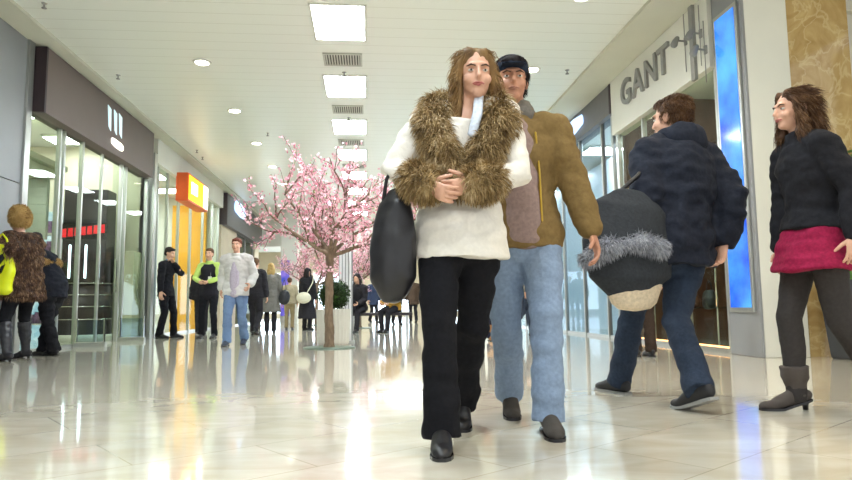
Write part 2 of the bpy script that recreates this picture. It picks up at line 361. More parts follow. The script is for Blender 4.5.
struct('trim_8', MB().box(-8.2, -5.62, 9.1, 12.2, 2.95, 3.1).box(-8.2, -5.5, 9.1, 12.3, 3.1, 3.2), M['sage'], 'pale grey-green bulkhead hanging inside the first left shop', 'bulkhead')
shm = MB()
for k in range(14): shm.box(-8.2, -5.75, 12.1 + .012 * (k % 2), 12.2, 1.85 + k * .078, 1.85 + (k + 1) * .078)
struct('trim_11', shm, mat('roller_shutter', '9aa08e', .5, .2, .04), 'half lowered grey-green roller shutter under the hanging bulkhead', 'shutter')
strips([(-6.3, -5.7, 9.8, 10.2, 2.95, 'cool strip light under the hanging bulkhead, nearer'), (-6.3, -5.7, 10.9, 11.3, 2.95, 'cool strip light under the hanging bulkhead, farther')], group='lights under the hanging bulkhead')
# dark display tower with red sign
e = empty('display_tower', (-5.5, 13.2, 0), 0, 'tall black display tower with red sign and glass shelves inside left shop', 'display stand')
MB().loft([((0, 0, .12), .52, .42), ((0, 0, 1.05), .52, .42)], 28, cap='flat').build('counter', M['dark'], e, True)
MB().box(-.44, .38, .0, .45, 1.05, 2.95).build('tower', M['dark'], e, bevel=.01)
MB().loft([((0, 0, 0), .54, .44), ((0, 0, .12), .54, .44)], 28, cap='flat').build('plinth', M['white'], e, True)
for z in (.4, .64, .86, 1.08): MB().loft([((0, 0, z), .55, .45), ((0, 0, z + .014), .55, .45)], 28, cap='flat').build('shelf_edge', M['chrome'], e, True)
for z in (1.55, 2.3): Box(-.52, .4, -.25, 0, z, z + .012).build('glass_shelf', M['glass2'], e)
rs = MB()
for k in range(7): rs.prism([(-.46 + k * .12, 2.0 + .014 * k), (-.46 + k * .12 + .095, 2.0 + .014 * k), (-.46 + k * .12 + .09, 2.17 + .014 * k), (-.46 + k * .12 + .01, 2.16 + .014 * k)], -.02, -.005, 'Y')
Box(-.48, .4, -.012, .0, 1.96, 2.28).build('sign_board', M['black'], e); rs.build('sign_mark', M['redsign'], e)
for x in (-.3, 0, .25): Box(x, x + .03, -.03, 0, 1.2, 1.85).build('light_bar', M['cold'], e)
# lit shelving at the back of shop A
e = empty('shelf_unit', (-7.5, 13.55, 0), 0, 'lit bluish shelving at the back of the first left shop', 'shelves')
Box(-1.4, 1.4, .3, .4, 0, 2.6).build('back_panel', M['shelfglow'], e)
for z in (.3, .75, 1.2, 1.65, 2.1): Box(-1.4, 1.4, 0, .3, z, z + .03).build('shelf', M['white'], e)
for x in (-1.42, 1.4): Box(x, x + .03, 0, .4, 0, 2.6).build('side', M['white'], e)
g = MB()
for z in (.33, .78, 1.23, 1.68, 2.13):
    x = -1.37
    while x < 1.28:
        wd = random.uniform(.05, .12); g.box(x, x + wd, .05, .2, z, z + random.uniform(.12, .3)); x += wd + random.uniform(.01, .05)
o = g.build('packaged_goods', M['goods']); o.location = (-7.5, 13.55, 0); tag(o, 'small packaged goods crowded on the bluish shelves of the left shop', 'goods', None, 'stuff')
e = empty('counter', (-7.0, 10.3, 0), 0, 'low cosmetic counter behind the near glass pane of the left shop', 'counter')
Box(-.4, .4, -.9, .9, 0, .9).build('body', M['white'], e, bevel=.01); Box(-.42, .42, -.92, .92, .9, 1.15).build('glass_case', M['glass2'], e)
for i, (y, lb) in enumerate(((10.75, 'clear security gate nearest, beside the left shop door'), (12.55, 'clear security gate on the far side of the left shop door'))):
    e = empty('security_gate', (-4.35, y, 0), 0, lb, 'gate', 'security gates')
    Box(-.22, .22, -.012, .012, .08, .42).build('panel', M['glass2'], e)
    for sx in (-.22, .2): Box(sx, sx + .02, -.02, .02, 0, .45).build('post', M['chrome'], e)
    Box(-.24, .24, -.05, .05, 0, .07).build('base', M['steel'], e)
e = empty('wall_plate', (XL, 8.27, 1.88), 0, 'white plate on the grey panel wall above the tan hat', 'plate')
Box(0, .012, -.09, .09, -.12, .12).build('cover', M['white'], e, bevel=.003); Box(.012, .02, -.03, .03, -.04, .04).build('switch', M['offwhite'], e)

# -------- left shop B with yellow sign
struct('trim_9', Box(-4.78, -4.5, 14.2, 20.6, 3.72, 4.25), M['white'], 'white header over the second left shop', 'header')
for n, y0, y1, ps, lb in ((3, 14.2, 16.2, (14.6, 15.3), 'nearest glass pane of the second left shop behind the man in the suit'), (4, 16.2, 18.4, (16.2, 17.3), 'middle glass pane of the second left shop under the yellow sign'),
                          (5, 18.4, 20.5, (18.55, 19.7, 20.45), 'farthest glass pane of the second left shop behind the staff in green')):
    pane(n, -4.62, y0, y1, 3.72, lb, posts=ps, pw=.04)
e = empty('lightbox_sign', (-4.36, 16.55, 3.13), 0, 'orange lightbox sign with glowing yellow and white face', 'sign')
Box(-.16, .13, -.95, .95, 0, .68).build('case', M['orange'], e, bevel=.015)
Box(.131, .142, -.9, .45, .05, .63).build('yellow_face', M['ysign'], e); Box(.131, .142, .45, .9, .05, .63).build('white_face', M['wsign'], e)
Box(.142, .148, -.7, -.15, .22, .5).build('white_mark', M['wsign'], e)
struct('wall_left_feature', Box(-5.95, -4.95, 20.3, 20.45, 0, 3.75), M['yellowwall'], 'yellow feature wall inside the second left shop', 'wall')
e = empty('shelf_unit', (-7.6, 15.6, 0), 0, 'white shelving with bright goods inside the second left shop', 'shelves')
Box(-.1, 0, -1.2, 1.2, 0, 2.6).build('back_panel', M['shelfglow'], e)
for z in (.3, .75, 1.2, 1.65, 2.1): Box(0, .35, -1.2, 1.2, z, z + .03).build('shelf', M['white'], e)
g = MB()
for z in (.33, .78, 1.23, 1.68, 2.13):
    y = -1.15
    while y < 1.05:
        wd = random.uniform(.05, .14); g.box(.05, .3, y, y + wd, z, z + random.uniform(.12, .3)); y += wd + random.uniform(.01, .05)
o = g.build('packaged_goods', M['goods']); o.location = (-7.6, 15.6, 0); tag(o, 'bright goods crowded on the white shelves of the second left shop', 'goods', None, 'stuff')
# colourful lit poster next to the end post
e = empty('lit_poster', (-4.75, 14.45, .6), 0, 'narrow pale blue lit poster beside the steel end post', 'poster')
Box(-.04, .04, -.2, .2, 0, 1.5).build('frame', M['steel'], e); Box(.04, .05, -.17, .17, .04, 1.46).build('face', M['shelfglow'], e)

# -------- left shop C
e = empty('shop_fascia', (-4.45, 24, 3.2), 0, 'grey fascia over the far left shop with blurred blue sign', 'fascia')
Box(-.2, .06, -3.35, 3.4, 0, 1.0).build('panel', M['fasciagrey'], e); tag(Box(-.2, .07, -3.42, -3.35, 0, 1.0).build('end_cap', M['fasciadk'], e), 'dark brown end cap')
MB().loft([((.12, -2.3, .75), .06, .2), ((.12, -1.5, .72), .08, .24), ((.12, -.9, .7), .06, .2)], 14, (1, 0, 0)).build('sign_mark', M['bsign'], e, True)
struct('wall_left_far', MB().box(-4.75, -4.55, 20.6, 23, 0, 3.2).box(-4.75, -4.55, 26.6, 27.6, 0, 3.2), M['beige'], 'beige wall under the grey fascia of the far left shop', 'wall')
pane(6, -4.62, 23, 26.6, 3.2, 'glass pane of the far left shop', posts=(23.03, 24.8, 26.5))

# -------- far column with poster
e = empty('column', (-2.98, 25, 0), 0, 'white far column with blue-purple poster, behind the beige jacket person', 'column')
Box(-.32, .32, 0, .6, 0, 4.28).build('shaft', M['white'], e, bevel=.02); Box(-.3, .02, -.02, 0, .3, 2.4).build('poster', M['purple'], e)
struct('trim_10', Box(-4.2, 3.4, 24.9, 25.6, 4.28, 4.3), M['white'])
bpy.data.objects.remove(bpy.data.objects['trim_10'])

# -------- right side: near column with blue screen, marble pier
e = empty('column', (4.36, 6.72, 0), 0, 'square grey and white column carrying the tall blue screen', 'column')
tag(Box(-.27, .22, -.26, .34, 0, 4.24).build('shaft', M['white'], e, bevel=.008), 'white')
tag(Box(-.30, -.27, -.262, .34, 0, 4.24).build('metal_side', M['panel'], e, bevel=.008), 'grey metal')
e2 = empty('screen', (4.06, 6.75, .52), 0, 'tall narrow glowing blue screen on the column', 'screen')
Box(-.03, 0, -.23, .24, -.05, 3.36).build('frame', M['steel'], e2, bevel=.005); Box(-.036, -.03, -.19, .2, 0, 3.31).build('display', M['blue'], e2)
# white column face towards the camera
struct('wall_right_pier', Box(4.59, 5.32, 6.5, 7.4, 0, 4.24), M['marble'], 'gold marble clad pier behind the woman with the crimson skirt', 'pier')
struct('wall_right_near', MB().box(5.32, 9.6, 7.0, 7.1, 3.0, 4.24), M['white'], 'white header above the bright shopfront at the right edge', 'wall')
struct('wall_right_recess', Box(6.9, 7.1, 4.2, 7.0, 0, 4.24), M['beige'], 'beige side wall beyond the marble pier', 'wall')
o = struct('window_7', Box(5.34, 6.9, 7.03, 7.045, .05, 3.0), M['glass'], 'bright shopfront glass right of the marble pier', 'shop window')
Box(5.33, 5.4, 7.0, 7.08, 0, 3.0).build('mullion', M['steel'], o); Box(5.34, 6.9, 7.01, 7.07, 0, .06).build('bottom_rail', M['steel'], o)
e = empty('display_case', (6.0, 8.2, 0), 0, 'white back-lit display case behind the shopfront at the right edge', 'display case')
Box(-.65, .9, 0, .3, 0, 2.9).build('body', M['white'], e); Box(-.6, .85, -.012, 0, 1.5, 2.8).build('lit_back', M['wsign'], e)
for z in (.6, 1.1): Box(-.6, .85, -.3, 0, z, z + .03).build('shelf', M['white'], e)
# clamp lamps on rods
def clamp_lamp(loc, lb, s=1):
    e = empty('clamp_lamp', loc, 0, lb, 'lamp', 'clamp lamps')
    MB().cyl((0, 0, 0), (-.16 * s, -.02, 0), .012).build('arm', M['rubber'], e, True)
    MB().loft([((-.16 * s, -.02, .03), .03), ((-.2 * s, -.02, -.02), .04), ((-.22 * s, -.02, -.06), .045)], 14).build('head', M['rubber'], e, True)
    MB().cyl((0, 0, -.05), (0, 0, .05), .03).build('clamp', M['rubber'], e, True); MB().cyl((-.02, 0, -.4), (-.02, 0, .36), .006, 8).build('rod', M['rubber'], e, True)
# -------- right shop D (letters)
struct('wall_right_header', Box(4.03, 4.25, 7.1, 10.2, 3.35, 4.25), M['white'], 'white header wall carrying the silver letters', 'wall')
e = empty('letter_sign', (4.03, 9.72, 3.66), 0, 'blurred grey metal letters on the white right header', 'sign')
def text(ch, size, ext):
    c = bpy.data.curves.new('t', 'FONT'); c.body = ch; c.size = size; c.extrude = ext; c.resolution_u = 4; c.offset = .008
    o = bpy.data.objects.new('t', c); col.objects.link(o)
    dg = bpy.context.evaluated_depsgraph_get(); me = bpy.data.meshes.new_from_object(o.evaluated_get(dg)); bpy.data.objects.remove(o); return me
y = 0
for ch, adv in (('G', .46), ('A', .42), ('N', .44), ('T', .4)):
    me = text(ch, .56, .02)
    me.transform(Matrix(((0, 0, -1, -.02), (-1, 0, 0, y), (0, 1, 0, .02), (0, 0, 0, 1)))); y -= adv
    link('letter', me, M['rubber'], e, False)
pane(8, 4.13, 7.1, 10.2, 3.35, 'glass front of the near right shop under the silver letters', posts=(7.13, 8.1, 9.2, 10.15))
e = empty('floor_light_strip', (4.2, 8.6, 0), 0, 'thin warm light strip along the base of the near right shop', 'light')
Box(-.03, .03, -1.45, 1.5, 0, .05).build('channel', M['steel'], e); Box(-.035, .0, -1.43, 1.48, .05, .062).build('diffuser', M['warm'], e)
struct('wall_right_fitting', Box(5.6, 5.75, 7.5, 10.2, 0, 3.2), M['wood'], 'brown wooden back panel inside the near right shop', 'wall')
e = empty('shelf_unit', (4.9, 9.2, 0), 0, 'chrome display rack in the near right shop window', 'shelves')
for y in (-.75, .75):
    for x in (-.2, .2): MB().cyl((x, y, 0), (x, y, 2.6), .012).build('post', M['chrome'], e, True)
for z in (.5, 1.15, 1.8): Box(-.22, .22, -.78, .78, z, z + .02).build('glass_shelf', M['glass2'], e)
def handbag(loc, rz, lb, m, wd=.34, ht=.24, group=None):
    e = empty('handbag', loc, rz, lb, 'handbag', group)
    link('body', remesh(MB().loft([((0, 0, .02), wd * .5, .075), ((0, 0, ht * .5), wd * .48, .08), ((0, 0, ht * .92), wd * .4, .035)], 20, pw=.7), .012, 2, [(.012, 9, 9, 9)]), m, e)
    h = MB(); h.loft([((wd * .25 * math.cos(a), 0, ht * .9 + .16 * math.sin(a)), .009) for a in [PI * i / 10 for i in range(11)]], 8, (0, 1, 0)); h.build('handle', m, e, True)
    return e
blackleather = mat('black_leather', '1d1c1f', .4, var=.2, scale=20, bump=.2)
brownleather = mat('brown_leather', '5a3524', .45, var=.2, scale=20, bump=.2)
handbag((4.9, 9.0, .52), 1.5, 'black handbag on the low rack shelf next to the blue screen', blackleather, group='shop handbags')
handbag((4.9, 9.02, 1.17), 1.5, 'black handbag on the middle rack shelf next to the blue screen', blackleather, .36, .3, group='shop handbags')
handbag((4.9, 9.55, 1.17), 1.5, 'brown handbag on the middle rack shelf behind the navy jacket person', brownleather, group='shop handbags')
handbag((4.9, 9.5, .52), 1.5, 'brown handbag on the low rack shelf behind the navy jacket person', brownleather, group='shop handbags')
for (yy, zz, lb) in ((7.62, 3.88, 'grey clamp lamp right of the silver letters'), (7.25, 3.82, 'upper grey clamp lamp beside the blue screen'), (7.16, 3.58, 'lower grey clamp lamp beside the blue screen')):
    clamp_lamp((4.03, yy, zz), lb, .8)
for (yy, zz, lb) in ((7.4, 3.05, 'chrome puck lamp hanging by the blue screen'),):
    e = empty('puck_lamp', (4.4, yy, zz), 0, lb, 'lamp'); MB().cyl((0, 0, 0), (0, 0, .035), .09, 18).build('body', M['chrome'], e, True)
    MB().cyl((0, 0, -.006), (0, 0, 0), .07, 18).build('lens', M['spot'], e, True); MB().cyl((0, 0, .035), (0, 0, .95), .004, 6).build('cord', M['rubber'], e)
struct('trim_12', Box(3.99, 4.03, 7.38, 7.47, 3.3, 4.25), M['rubber'], 'grey vertical bar right of the letters on the right header', 'trim')
# -------- right shop E
e = empty('shop_fascia', (4.1, 12.9, 3.74), 0, 'dark grey fascia over the far right shop with soft blue sign', 'fascia')
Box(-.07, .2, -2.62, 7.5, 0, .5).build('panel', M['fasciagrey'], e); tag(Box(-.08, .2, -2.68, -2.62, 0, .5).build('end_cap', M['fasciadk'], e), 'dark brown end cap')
MB().loft([((-.11, .55, .23), .03, .1), ((-.11, -.1, .26), .05, .15), ((-.11, -.9, .27), .05, .15), ((-.11, -1.35, .28), .03, .1)], 14, (1, 0, 0)).build('sign_mark', M['bsign'], e, True)
pane(10, 4.13, 10.35, 15.2, 3.74, 'near glass front of the bright far right shop', 'glass2', posts=(10.4, 10.9, 12.1, 13.3, 15.15))
pane(11, 4.13, 15.25, 20.5, 3.74, 'far glass front of the bright right shop', 'glass2', posts=(15.3, 16.8, 18.5, 20.4))
struct('wall_right_lit', Box(5.5, 5.6, 10.5, 20.4, 0, 3.9), mat('cool_white', 'd6e0e6', .5, var=.03), 'cool white inner wall of the far right shop', 'wall')
e = empty('light_panel', (5.45, 12.4, .9), 0, 'upright cold light panel inside the far right shop', 'light')
Box(0, .05, -.8, .8, 0, 2.2).build('frame', M['steel'], e); Box(-.01, 0, -.76, .76, .04, 2.16).build('diffuser', M['cold'], e)

# -------- ceiling fittings
ORD = ['nearest', 'second nearest', 'third nearest', 'fourth nearest', 'fifth nearest', 'sixth nearest', 'seventh nearest', 'eighth nearest']
def copy_tree(o, **k):
    c = o.copy(); col.objects.link(c)
    for ch in list(o.children):
        d = ch.copy(); col.objects.link(d); d.parent = c
        for gch in list(ch.children):
            q = gch.copy(); col.objects.link(q); q.parent = d
    for a, b in k.items(): c[a] = b
    return c
LX = -.37
base = empty('ceiling_light', (LX, 8.3, 4.3), 0, '', 'ceiling light', 'square ceiling lights along the middle')
fr = MB()
for a in ((-.36, -.33, -.55, .55), (.33, .36, -.55, .55), (-.36, .36, -.55, -.52), (-.36, .36, .52, .55)): fr.box(a[0], a[1], a[2], a[3], -.015, .01)
fr.build('frame', M['white'], base); Box(-.33, .33, -.52, .52, -.008, 0).build('diffuser', M['light'], base)
for k in range(-3, 8):
    y = 8.29 + 2.48 * k; lb = ('glowing square ceiling light, %s of the middle row in view' % ORD[k]) if k >= 0 else 'glowing square ceiling light above and behind the viewer, outside the frame'
    o = base if k == 0 else copy_tree(base); o.location.y = y; o['label'] = lb
vb = empty('air_vent', (LX, 9.55, 4.3), 0, '', 'vent', 'ceiling air vents')
fr = MB()
for a in ((-.29, -.26, -.24, .24), (.26, .29, -.24, .24), (-.29, .29, -.24, -.21), (-.29, .29, .21, .24)): fr.box(a[0], a[1], a[2], a[3], -.02, .01)
fr.build('frame', M['vent'], vb); Box(-.26, .26, -.21, .21, -.004, 0).build('backing', M['ventdark'], vb)
sl = MB()
for i in range(13): x = -.25 + i * .04; sl.box(x, x + .02, -.21, .21, -.016, -.004)
sl.build('slats', M['vent'], vb)
for k in range(6):
    o = vb if k == 0 else copy_tree(vb); o.location.y = 9.55 + 2.48 * k; o['label'] = 'slotted air vent, %s between the square ceiling lights' % ORD[k]
db = empty('downlight', (-2.5, 9.79, 4.3), 0, '', 'ceiling light', 'round downlights')
MB().loft([((0, 0, -.012), .13), ((0, 0, 0), .14)], 24, cap='flat').build('rim', M['white'], db, True); MB().cyl((0, 0, -.018), (0, 0, -.011), .1, 24).build('lens', M['spot'], db)
for k in range(-1, 6):
    o = db if k == 0 else copy_tree(db); o.location.y = 9.79 + 2.44 * k; o['label'] = ('round downlight left of the middle row, %s' % ORD[k]) if k >= 0 else 'round downlight over the left side, outside the frame'
spl = bpy.data.lights.new('downlight_beam', 'SPOT'); spl.energy = 190; spl.color = (1, .83, .62); spl.spot_size = 2.3; spl.spot_blend = .8; spl.shadow_soft_size = .1  # warm fill spot, added to brighten the right-hand side of the floor
for k in range(-3, 6):  # row extended towards the viewer to carry the added warm fill spots
    o = copy_tree(db); o.location = (2.6, 9.79 + 2.44 * k, 4.3); o['label'] = 'round downlight right of the middle row, number %s along the right row from the viewer' % ['one', 'two', 'three', 'four', 'five', 'six', 'seven', 'eight', 'nine'][k + 3]
for q in [x for x in col.objects if x.name.startswith('downlight') and x.type == 'EMPTY' and x.location.x > 2 and x.location.y < 11]:
    b_ = bpy.data.objects.new('beam', spl); col.objects.link(b_); b_.parent = q; b_.location = (0, 0, -.03)
o = copy_tree(db); o.location = (4.6, 5.6, 4.25); o['label'] = 'round downlight above the marble pier'
sp = empty('sprinkler', (-3.92, 7.96, 4.3), 0, '', 'sprinkler', 'ceiling sprinklers')
MB().cyl((0, 0, -.005), (0, 0, 0), .035, 14).build('rose', M['chrome'], sp, True); MB().cyl((0, 0, -.06), (0, 0, 0), .012, 8).build('stem', M['rubber'], sp, True); MB().cyl((0, 0, -.068), (0, 0, -.06), .03, 12).build('deflector', M['rubber'], sp, True)
for i, (x, y, lb) in enumerate(((-3.92, 7.96, 'sprinkler head nearest the top left corner'), (-3.96, 10.43, 'sprinkler head above the brown-grey fascia'), (-4.0, 15.4, 'sprinkler head near the yellow sign, nearer of a close pair'), (-4.05, 16.12, 'sprinkler head near the yellow sign, farther of a close pair'),
                               (-.37, 7.3, 'sprinkler head in front of the nearest square ceiling light'), (-.37, 10.1, 'sprinkler head beyond the nearest air vent'), (-.37, 12.58, 'sprinkler head beyond the second nearest air vent'), (3.17, 9.79, 'sprinkler head over the right side near the silver letters'), (-2.12, 13.8, 'sprinkler head above the cherry tree, left of the lights'))):
    o = sp if i == 0 else copy_tree(sp); o.location = (x, y, 4.3); o['label'] = lb

# ------------------------------------------------------------------ cherry trees
def blossom(mb, p, r, rnd):
    nr = V((rnd.uniform(-1, 1), rnd.uniform(-1, 1), rnd.uniform(-.6, 1))).normalized(); X = nr.orthogonal().normalized(); Y = nr.cross(X); b = len(mb.v); mb.v.append(p)
    for i in range(5):
        a = 2 * PI * i / 5 + rnd.random() * .3; d = X * math.cos(a) + Y * math.sin(a); s = X * -math.sin(a) + Y * math.cos(a)
        k = len(mb.v); mb.v += [p + d * (r * .6) + s * (r * .42) + nr * (r * .2), p + d * r + nr * (r * .35), p + d * (r * .6) - s * (r * .42) + nr * (r * .2)]
        mb.face(b, k + 2, k + 1, k)
def cherry(loc, rz, label, seed, nmain=9):
    rnd = random.Random(seed); e = empty('cherry_tree', loc, rz, label, 'tree')
    tr = MB(); tr.loft([((0, 0, .0), .085), ((.005, 0, .08), .07), ((-.01, .01, .5), .06), ((.0, 0, 1.0), .057), ((.0, 0, 1.32), .062), ((0, 0, 1.42), .05)], 14)
    tw = MB(); bl = MB(); lf = MB()
    def flowers(p, q, dens):
        L = (q - p).length
        for _ in range(int(L * dens)):
            c = p.lerp(q, rnd.random()) + V((rnd.gauss(0, .028), rnd.gauss(0, .028), rnd.gauss(0, .028)))
            blossom(bl, c, rnd.uniform(.016, .027), rnd)
            if rnd.random() < .05:
                d = V((rnd.uniform(-1, 1), rnd.uniform(-1, 1), rnd.uniform(-.3, 1))).normalized() * .04; s = d.orthogonal().normalized() * .012; k = len(lf.v)
                lf.v += [c, c + d * .5 + s, c + d, c + d * .5 - s]; lf.face(k, k + 1, k + 2, k + 3)
    def grow(p, d, L, r, depth, mb):
        n = 6; pts = [p]; dd = d.copy()
        for i in range(n):
            dd = (dd + V((rnd.gauss(0, .13), rnd.gauss(0, .13), rnd.gauss(.035, .1)))).normalized(); pts.append(pts[-1] + dd * (L / n))
        mb.loft([(q, r * (1 - .6 * i / n)) for i, q in enumerate(pts)], 7 if depth else 9)
        if depth >= 1:
            for a, b in zip(pts, pts[1:]): flowers(a, b, 36 if depth == 1 else 68)
        elif depth == 0: flowers(pts[4], pts[6], 60)
        if depth < 2:
            for k in range(6 if depth == 0 else 4):
                i = rnd.randint(2, n) if depth == 0 else rnd.randint(1, n)
                sd = (dd * .75 + V((rnd.uniform(-1, 1), rnd.uniform(-1, 1), rnd.uniform(-.45, .8)))).normalized()
                grow(pts[i], sd, L * rnd.uniform(.4, .66), r * .45, depth + 1, tw)
    for k in range(nmain):
        a = 2 * PI * k / nmain + rnd.uniform(-.25, .25); up = (.3, .85, 1.6)[k % 3] + rnd.uniform(-.1, .1)
        grow(V((0, 0, 1.3 + .02 * (k % 4))), V((math.cos(a), math.sin(a), up)).normalized(), (1.08, 1.1, 1.12)[k % 3] * rnd.uniform(.85, 1.05), .032, 0, tr)
    link('trunk', remesh(tr, .011, 2, [(.01, 14, 14, 6), (.005, 40, 40, 20)]), M['bark'], e)
    tw.build('twigs', M['bark'], e, True); bl.build('blossoms', M['petal'], e, fixn=False); lf.build('leaves', M['leafy'], e, fixn=False)
    MB().loft([((0, 0, 0), .37), ((0, 0, .012), .37), ((0, 0, .016), .36)], 36, cap='flat').build('base_plate', M['plate'], e)
    return e
t1 = cherry((-.55, 9.45, 0), 0, 'pink blossoming cherry tree on a round green plate, nearest of the trees', 11)
t2 = copy_tree(t1); t2.location = (-.25, 18.6, 0); t2.rotation_euler.z = 2.1; t2['label'] = 'pink blossoming cherry tree farther back behind the white pylon'
t3 = copy_tree(t1); t3.location = (-1.75, 22.5, 0); t3.rotation_euler.z = 4; t3['label'] = 'pink blossoming cherry tree farthest back behind the woman in black'
# -------- planter with boxwood ball, pylon
e = empty('planter', (-.54, 10.35, 0), 0, 'white fluted planter behind the cherry trunk', 'planter')
pm = MB(); n = 48
def fl(r, z): return [V(((r + (.012 if i % 2 else 0)) * math.cos(2 * PI * i / n), (r + (.012 if i % 2 else 0)) * math.sin(2 * PI * i / n), z)) for i in range(n)]
for z, r in ((0, .22), (.03, .235), (.54, .255), (.55, .25), (.5, .22)): pm.v += fl(r, z)
for j in range(4):
    for i in range(n): x = (i + 1) % n; pm.face(j * n + i, j * n + x, (j + 1) * n + x, (j + 1) * n + i)
pm.face(*range(n)); pm.build('pot', M['planter'], e); MB().cyl((0, 0, .45), (0, 0, .51), .225, 24).build('soil', M['soil'], e)
e = empty('boxwood_ball', (-.54, 10.35, .5), 0, 'round dark green boxwood ball growing in the white planter', 'shrub')
core = MB().ell((0, 0, .27), .21, 20, 14).mesh('c')
lv = MB(); rnd = random.Random(3)
for _ in range(2600):
    d = V((rnd.gauss(0, 1), rnd.gauss(0, 1), rnd.gauss(0, 1))).normalized(); p = V((0, 0, .27)) + d * rnd.uniform(.18, .26)
    t = (d * .6 + V((rnd.uniform(-1, 1), rnd.uniform(-1, 1), rnd.uniform(-1, 1)))).normalized() * rnd.uniform(.025, .04); s = t.cross(d + V((.01, .02, .3))).normalized() * .011; k = len(lv.v)
    lv.v += [p, p + t * .5 + s, p + t, p + t * .5 - s]; lv.face(k, k + 1, k + 2, k + 3)
link('core', core, mat('inner_foliage', '1a2a10', .9), e); lv.build('foliage', M['box'], e, fixn=False); MB().cyl((0, 0, .0), (0, 0, .2), .025).build('stem', M['bark'], e)
e = empty('pylon', (-.37, 10.85, 0), 0, 'slim white fluted pylon standing behind the planter', 'pylon')
pm = MB()
for i in range(4): pm.box(-.1 + .052 * i, -.1 + .052 * i + .04, -.05, .05, .03, 1.5)
pm.build('slats', mat('bright_white', 'f2f5f7', .3, var=.01), e, bevel=.006); Box(-.11, .12, .0, .03, .03, 1.5).build('core', M['panel'], e); Box(-.14, .15, -.12, .12, 0, .03).build('foot', M['steel'], e)
# -------- potted plant at right
e = empty('potted_plant', (4.8, 6.08, 0), 0, 'broad green leaved plant in a charcoal pot by the marble pier', 'plant')
MB().loft([((0, 0, 0), .21), ((0, 0, .02), .225), ((0, 0, .72), .3), ((0, 0, .78), .31), ((0, 0, .78), .28), ((0, 0, .7), .27)], 4, cap='flat').build('pot', M['potblk'], e).rotation_euler.z = PI / 4
MB().cyl((0, 0, .66), (0, 0, .71), .2, 20).build('soil', M['soil'], e)
def leaf(mb, p, d, L, wd, curl):
    side = d.cross(V((0, 0, 1)));  side = side.normalized() if side.length > .01 else V((1, 0, 0)); n = 8; b = len(mb.v); dd = d.copy(); q = p.copy()
    for i in range(n + 1):
        u = i / n; ww = wd * math.sin(PI * min(1, u * .93 + .07)) ** .8 * (1 - .2 * u)
        up = side.cross(dd).normalized()
        mb.v += [q - side * ww + up * ww * .3, q.copy(), q + side * ww + up * ww * .3]; dd = (dd + V((0, 0, -curl / n))).normalized(); q = q + dd * (L / n)
    for i in range(n):
        k = b + i * 3; mb.face(k, k + 1, k + 4, k + 3); mb.face(k + 1, k + 2, k + 5, k + 4)
rnd = random.Random(5); st = MB()
for k in range(3):
    x, y = rnd.uniform(-.08, .08), rnd.uniform(-.08, .08); tz = (2.02, 1.72, 2.12)[k]; x2, y2 = x + rnd.uniform(-.16, .06), y + rnd.uniform(-.12, .02); st.loft([((x, y, .66), .014), ((x2, y2, tz), .009)], 8)
    for j in range(9):
        u = .3 + .7 * j / 8; p = V((x + (x2 - x) * u, y + (y2 - y) * u, .66 + (tz - .66) * u)); a = j * 2.4 + k
        lm = MB(); leaf(lm, p, V((math.cos(a), math.sin(a), .75)).normalized(), rnd.uniform(.38, .52) * (.6 if math.sin(a) > .2 else 1), rnd.uniform(.065, .09), 1.1); lm.build('leaf', M['leaf'], e, True, False)
st.build('stems', M['leaf'], e, True)

# ------------------------------------------------------------------ people
def lerp(a, b, t): return a + (b - a) * t
def solve(root, tgt, l1, l2, pole):
    d = tgt - root; L = min(d.length, (l1 + l2) * .998); dn = d.normalized(); a = (l1 * l1 - l2 * l2 + L * L) / (2 * L); h = math.sqrt(max(l1 * l1 - a * a, 0))
    p = pole - dn * pole.dot(dn); p.normalize(); return root + dn * a + p * h, root + dn * L
PROF = [(-.13, .10, .085), (-.06, .158, .108), (0, .170, .116), (.07, .157, .106), (.14, .138, .098), (.24, .145, .103), (.34, .163, .113), (.42, .172, .11), (.48, .145, .09), (.53, .075, .065)]
class Fig: pass
def hand_mb(wr, Fd, T, N, curl=.5, k=1.0):
    mb = MB(); Fd = Fd.normalized(); T = (T - Fd * T.dot(Fd)).normalized(); N = (N - Fd * N.dot(Fd) - T * N.dot(T)).normalized()
    at = lambda f, t, n: wr + (Fd * f + T * t + N * n) * k
    mb.loft([(at(-.03, 0, 0), .026 * k, .021 * k), (at(.01, 0, 0), .028 * k, .019 * k), (at(.045, .002, 0), .037 * k, .017 * k), (at(.085, 0, 0), .040 * k, .014 * k), (at(.097, 0, .001), .034 * k, .011 * k)], 12, T)
    for off, ln, sp in ((.029, .074, .10), (.0098, .084, .03), (-.0098, .078, -.03), (-.028, .062, -.12)):
        d = (Fd + T * sp).normalized(); p = at(.085, off, 0); secs = [(p - d * .012 * k, .0092 * k), (p, .009 * k)]; ang = 0
        for sl, b in ((.46, .75), (.30, 1.0), (.24, .8)):
            ang += curl * b; q = d * math.cos(ang) + N * math.sin(ang); p = p + q * (ln * sl * k); secs.append((p, (.0082 if sl > .25 else .0066) * k))
        mb.loft(secs, 8, T)
    d = (Fd * .62 + T * .72 + N * .3).normalized(); p = at(.018, .02, .004); q = p + d * .045 * k; d2 = (d * .75 + Fd * .35 + N * (.2 + curl * .5)).normalized()
    mb.loft([(p, .013 * k), (q, .0115 * k), (q + d2 * .03 * k, .0095 * k), (q + d2 * .048 * k, .0072 * k)], 8, N)
    return mb
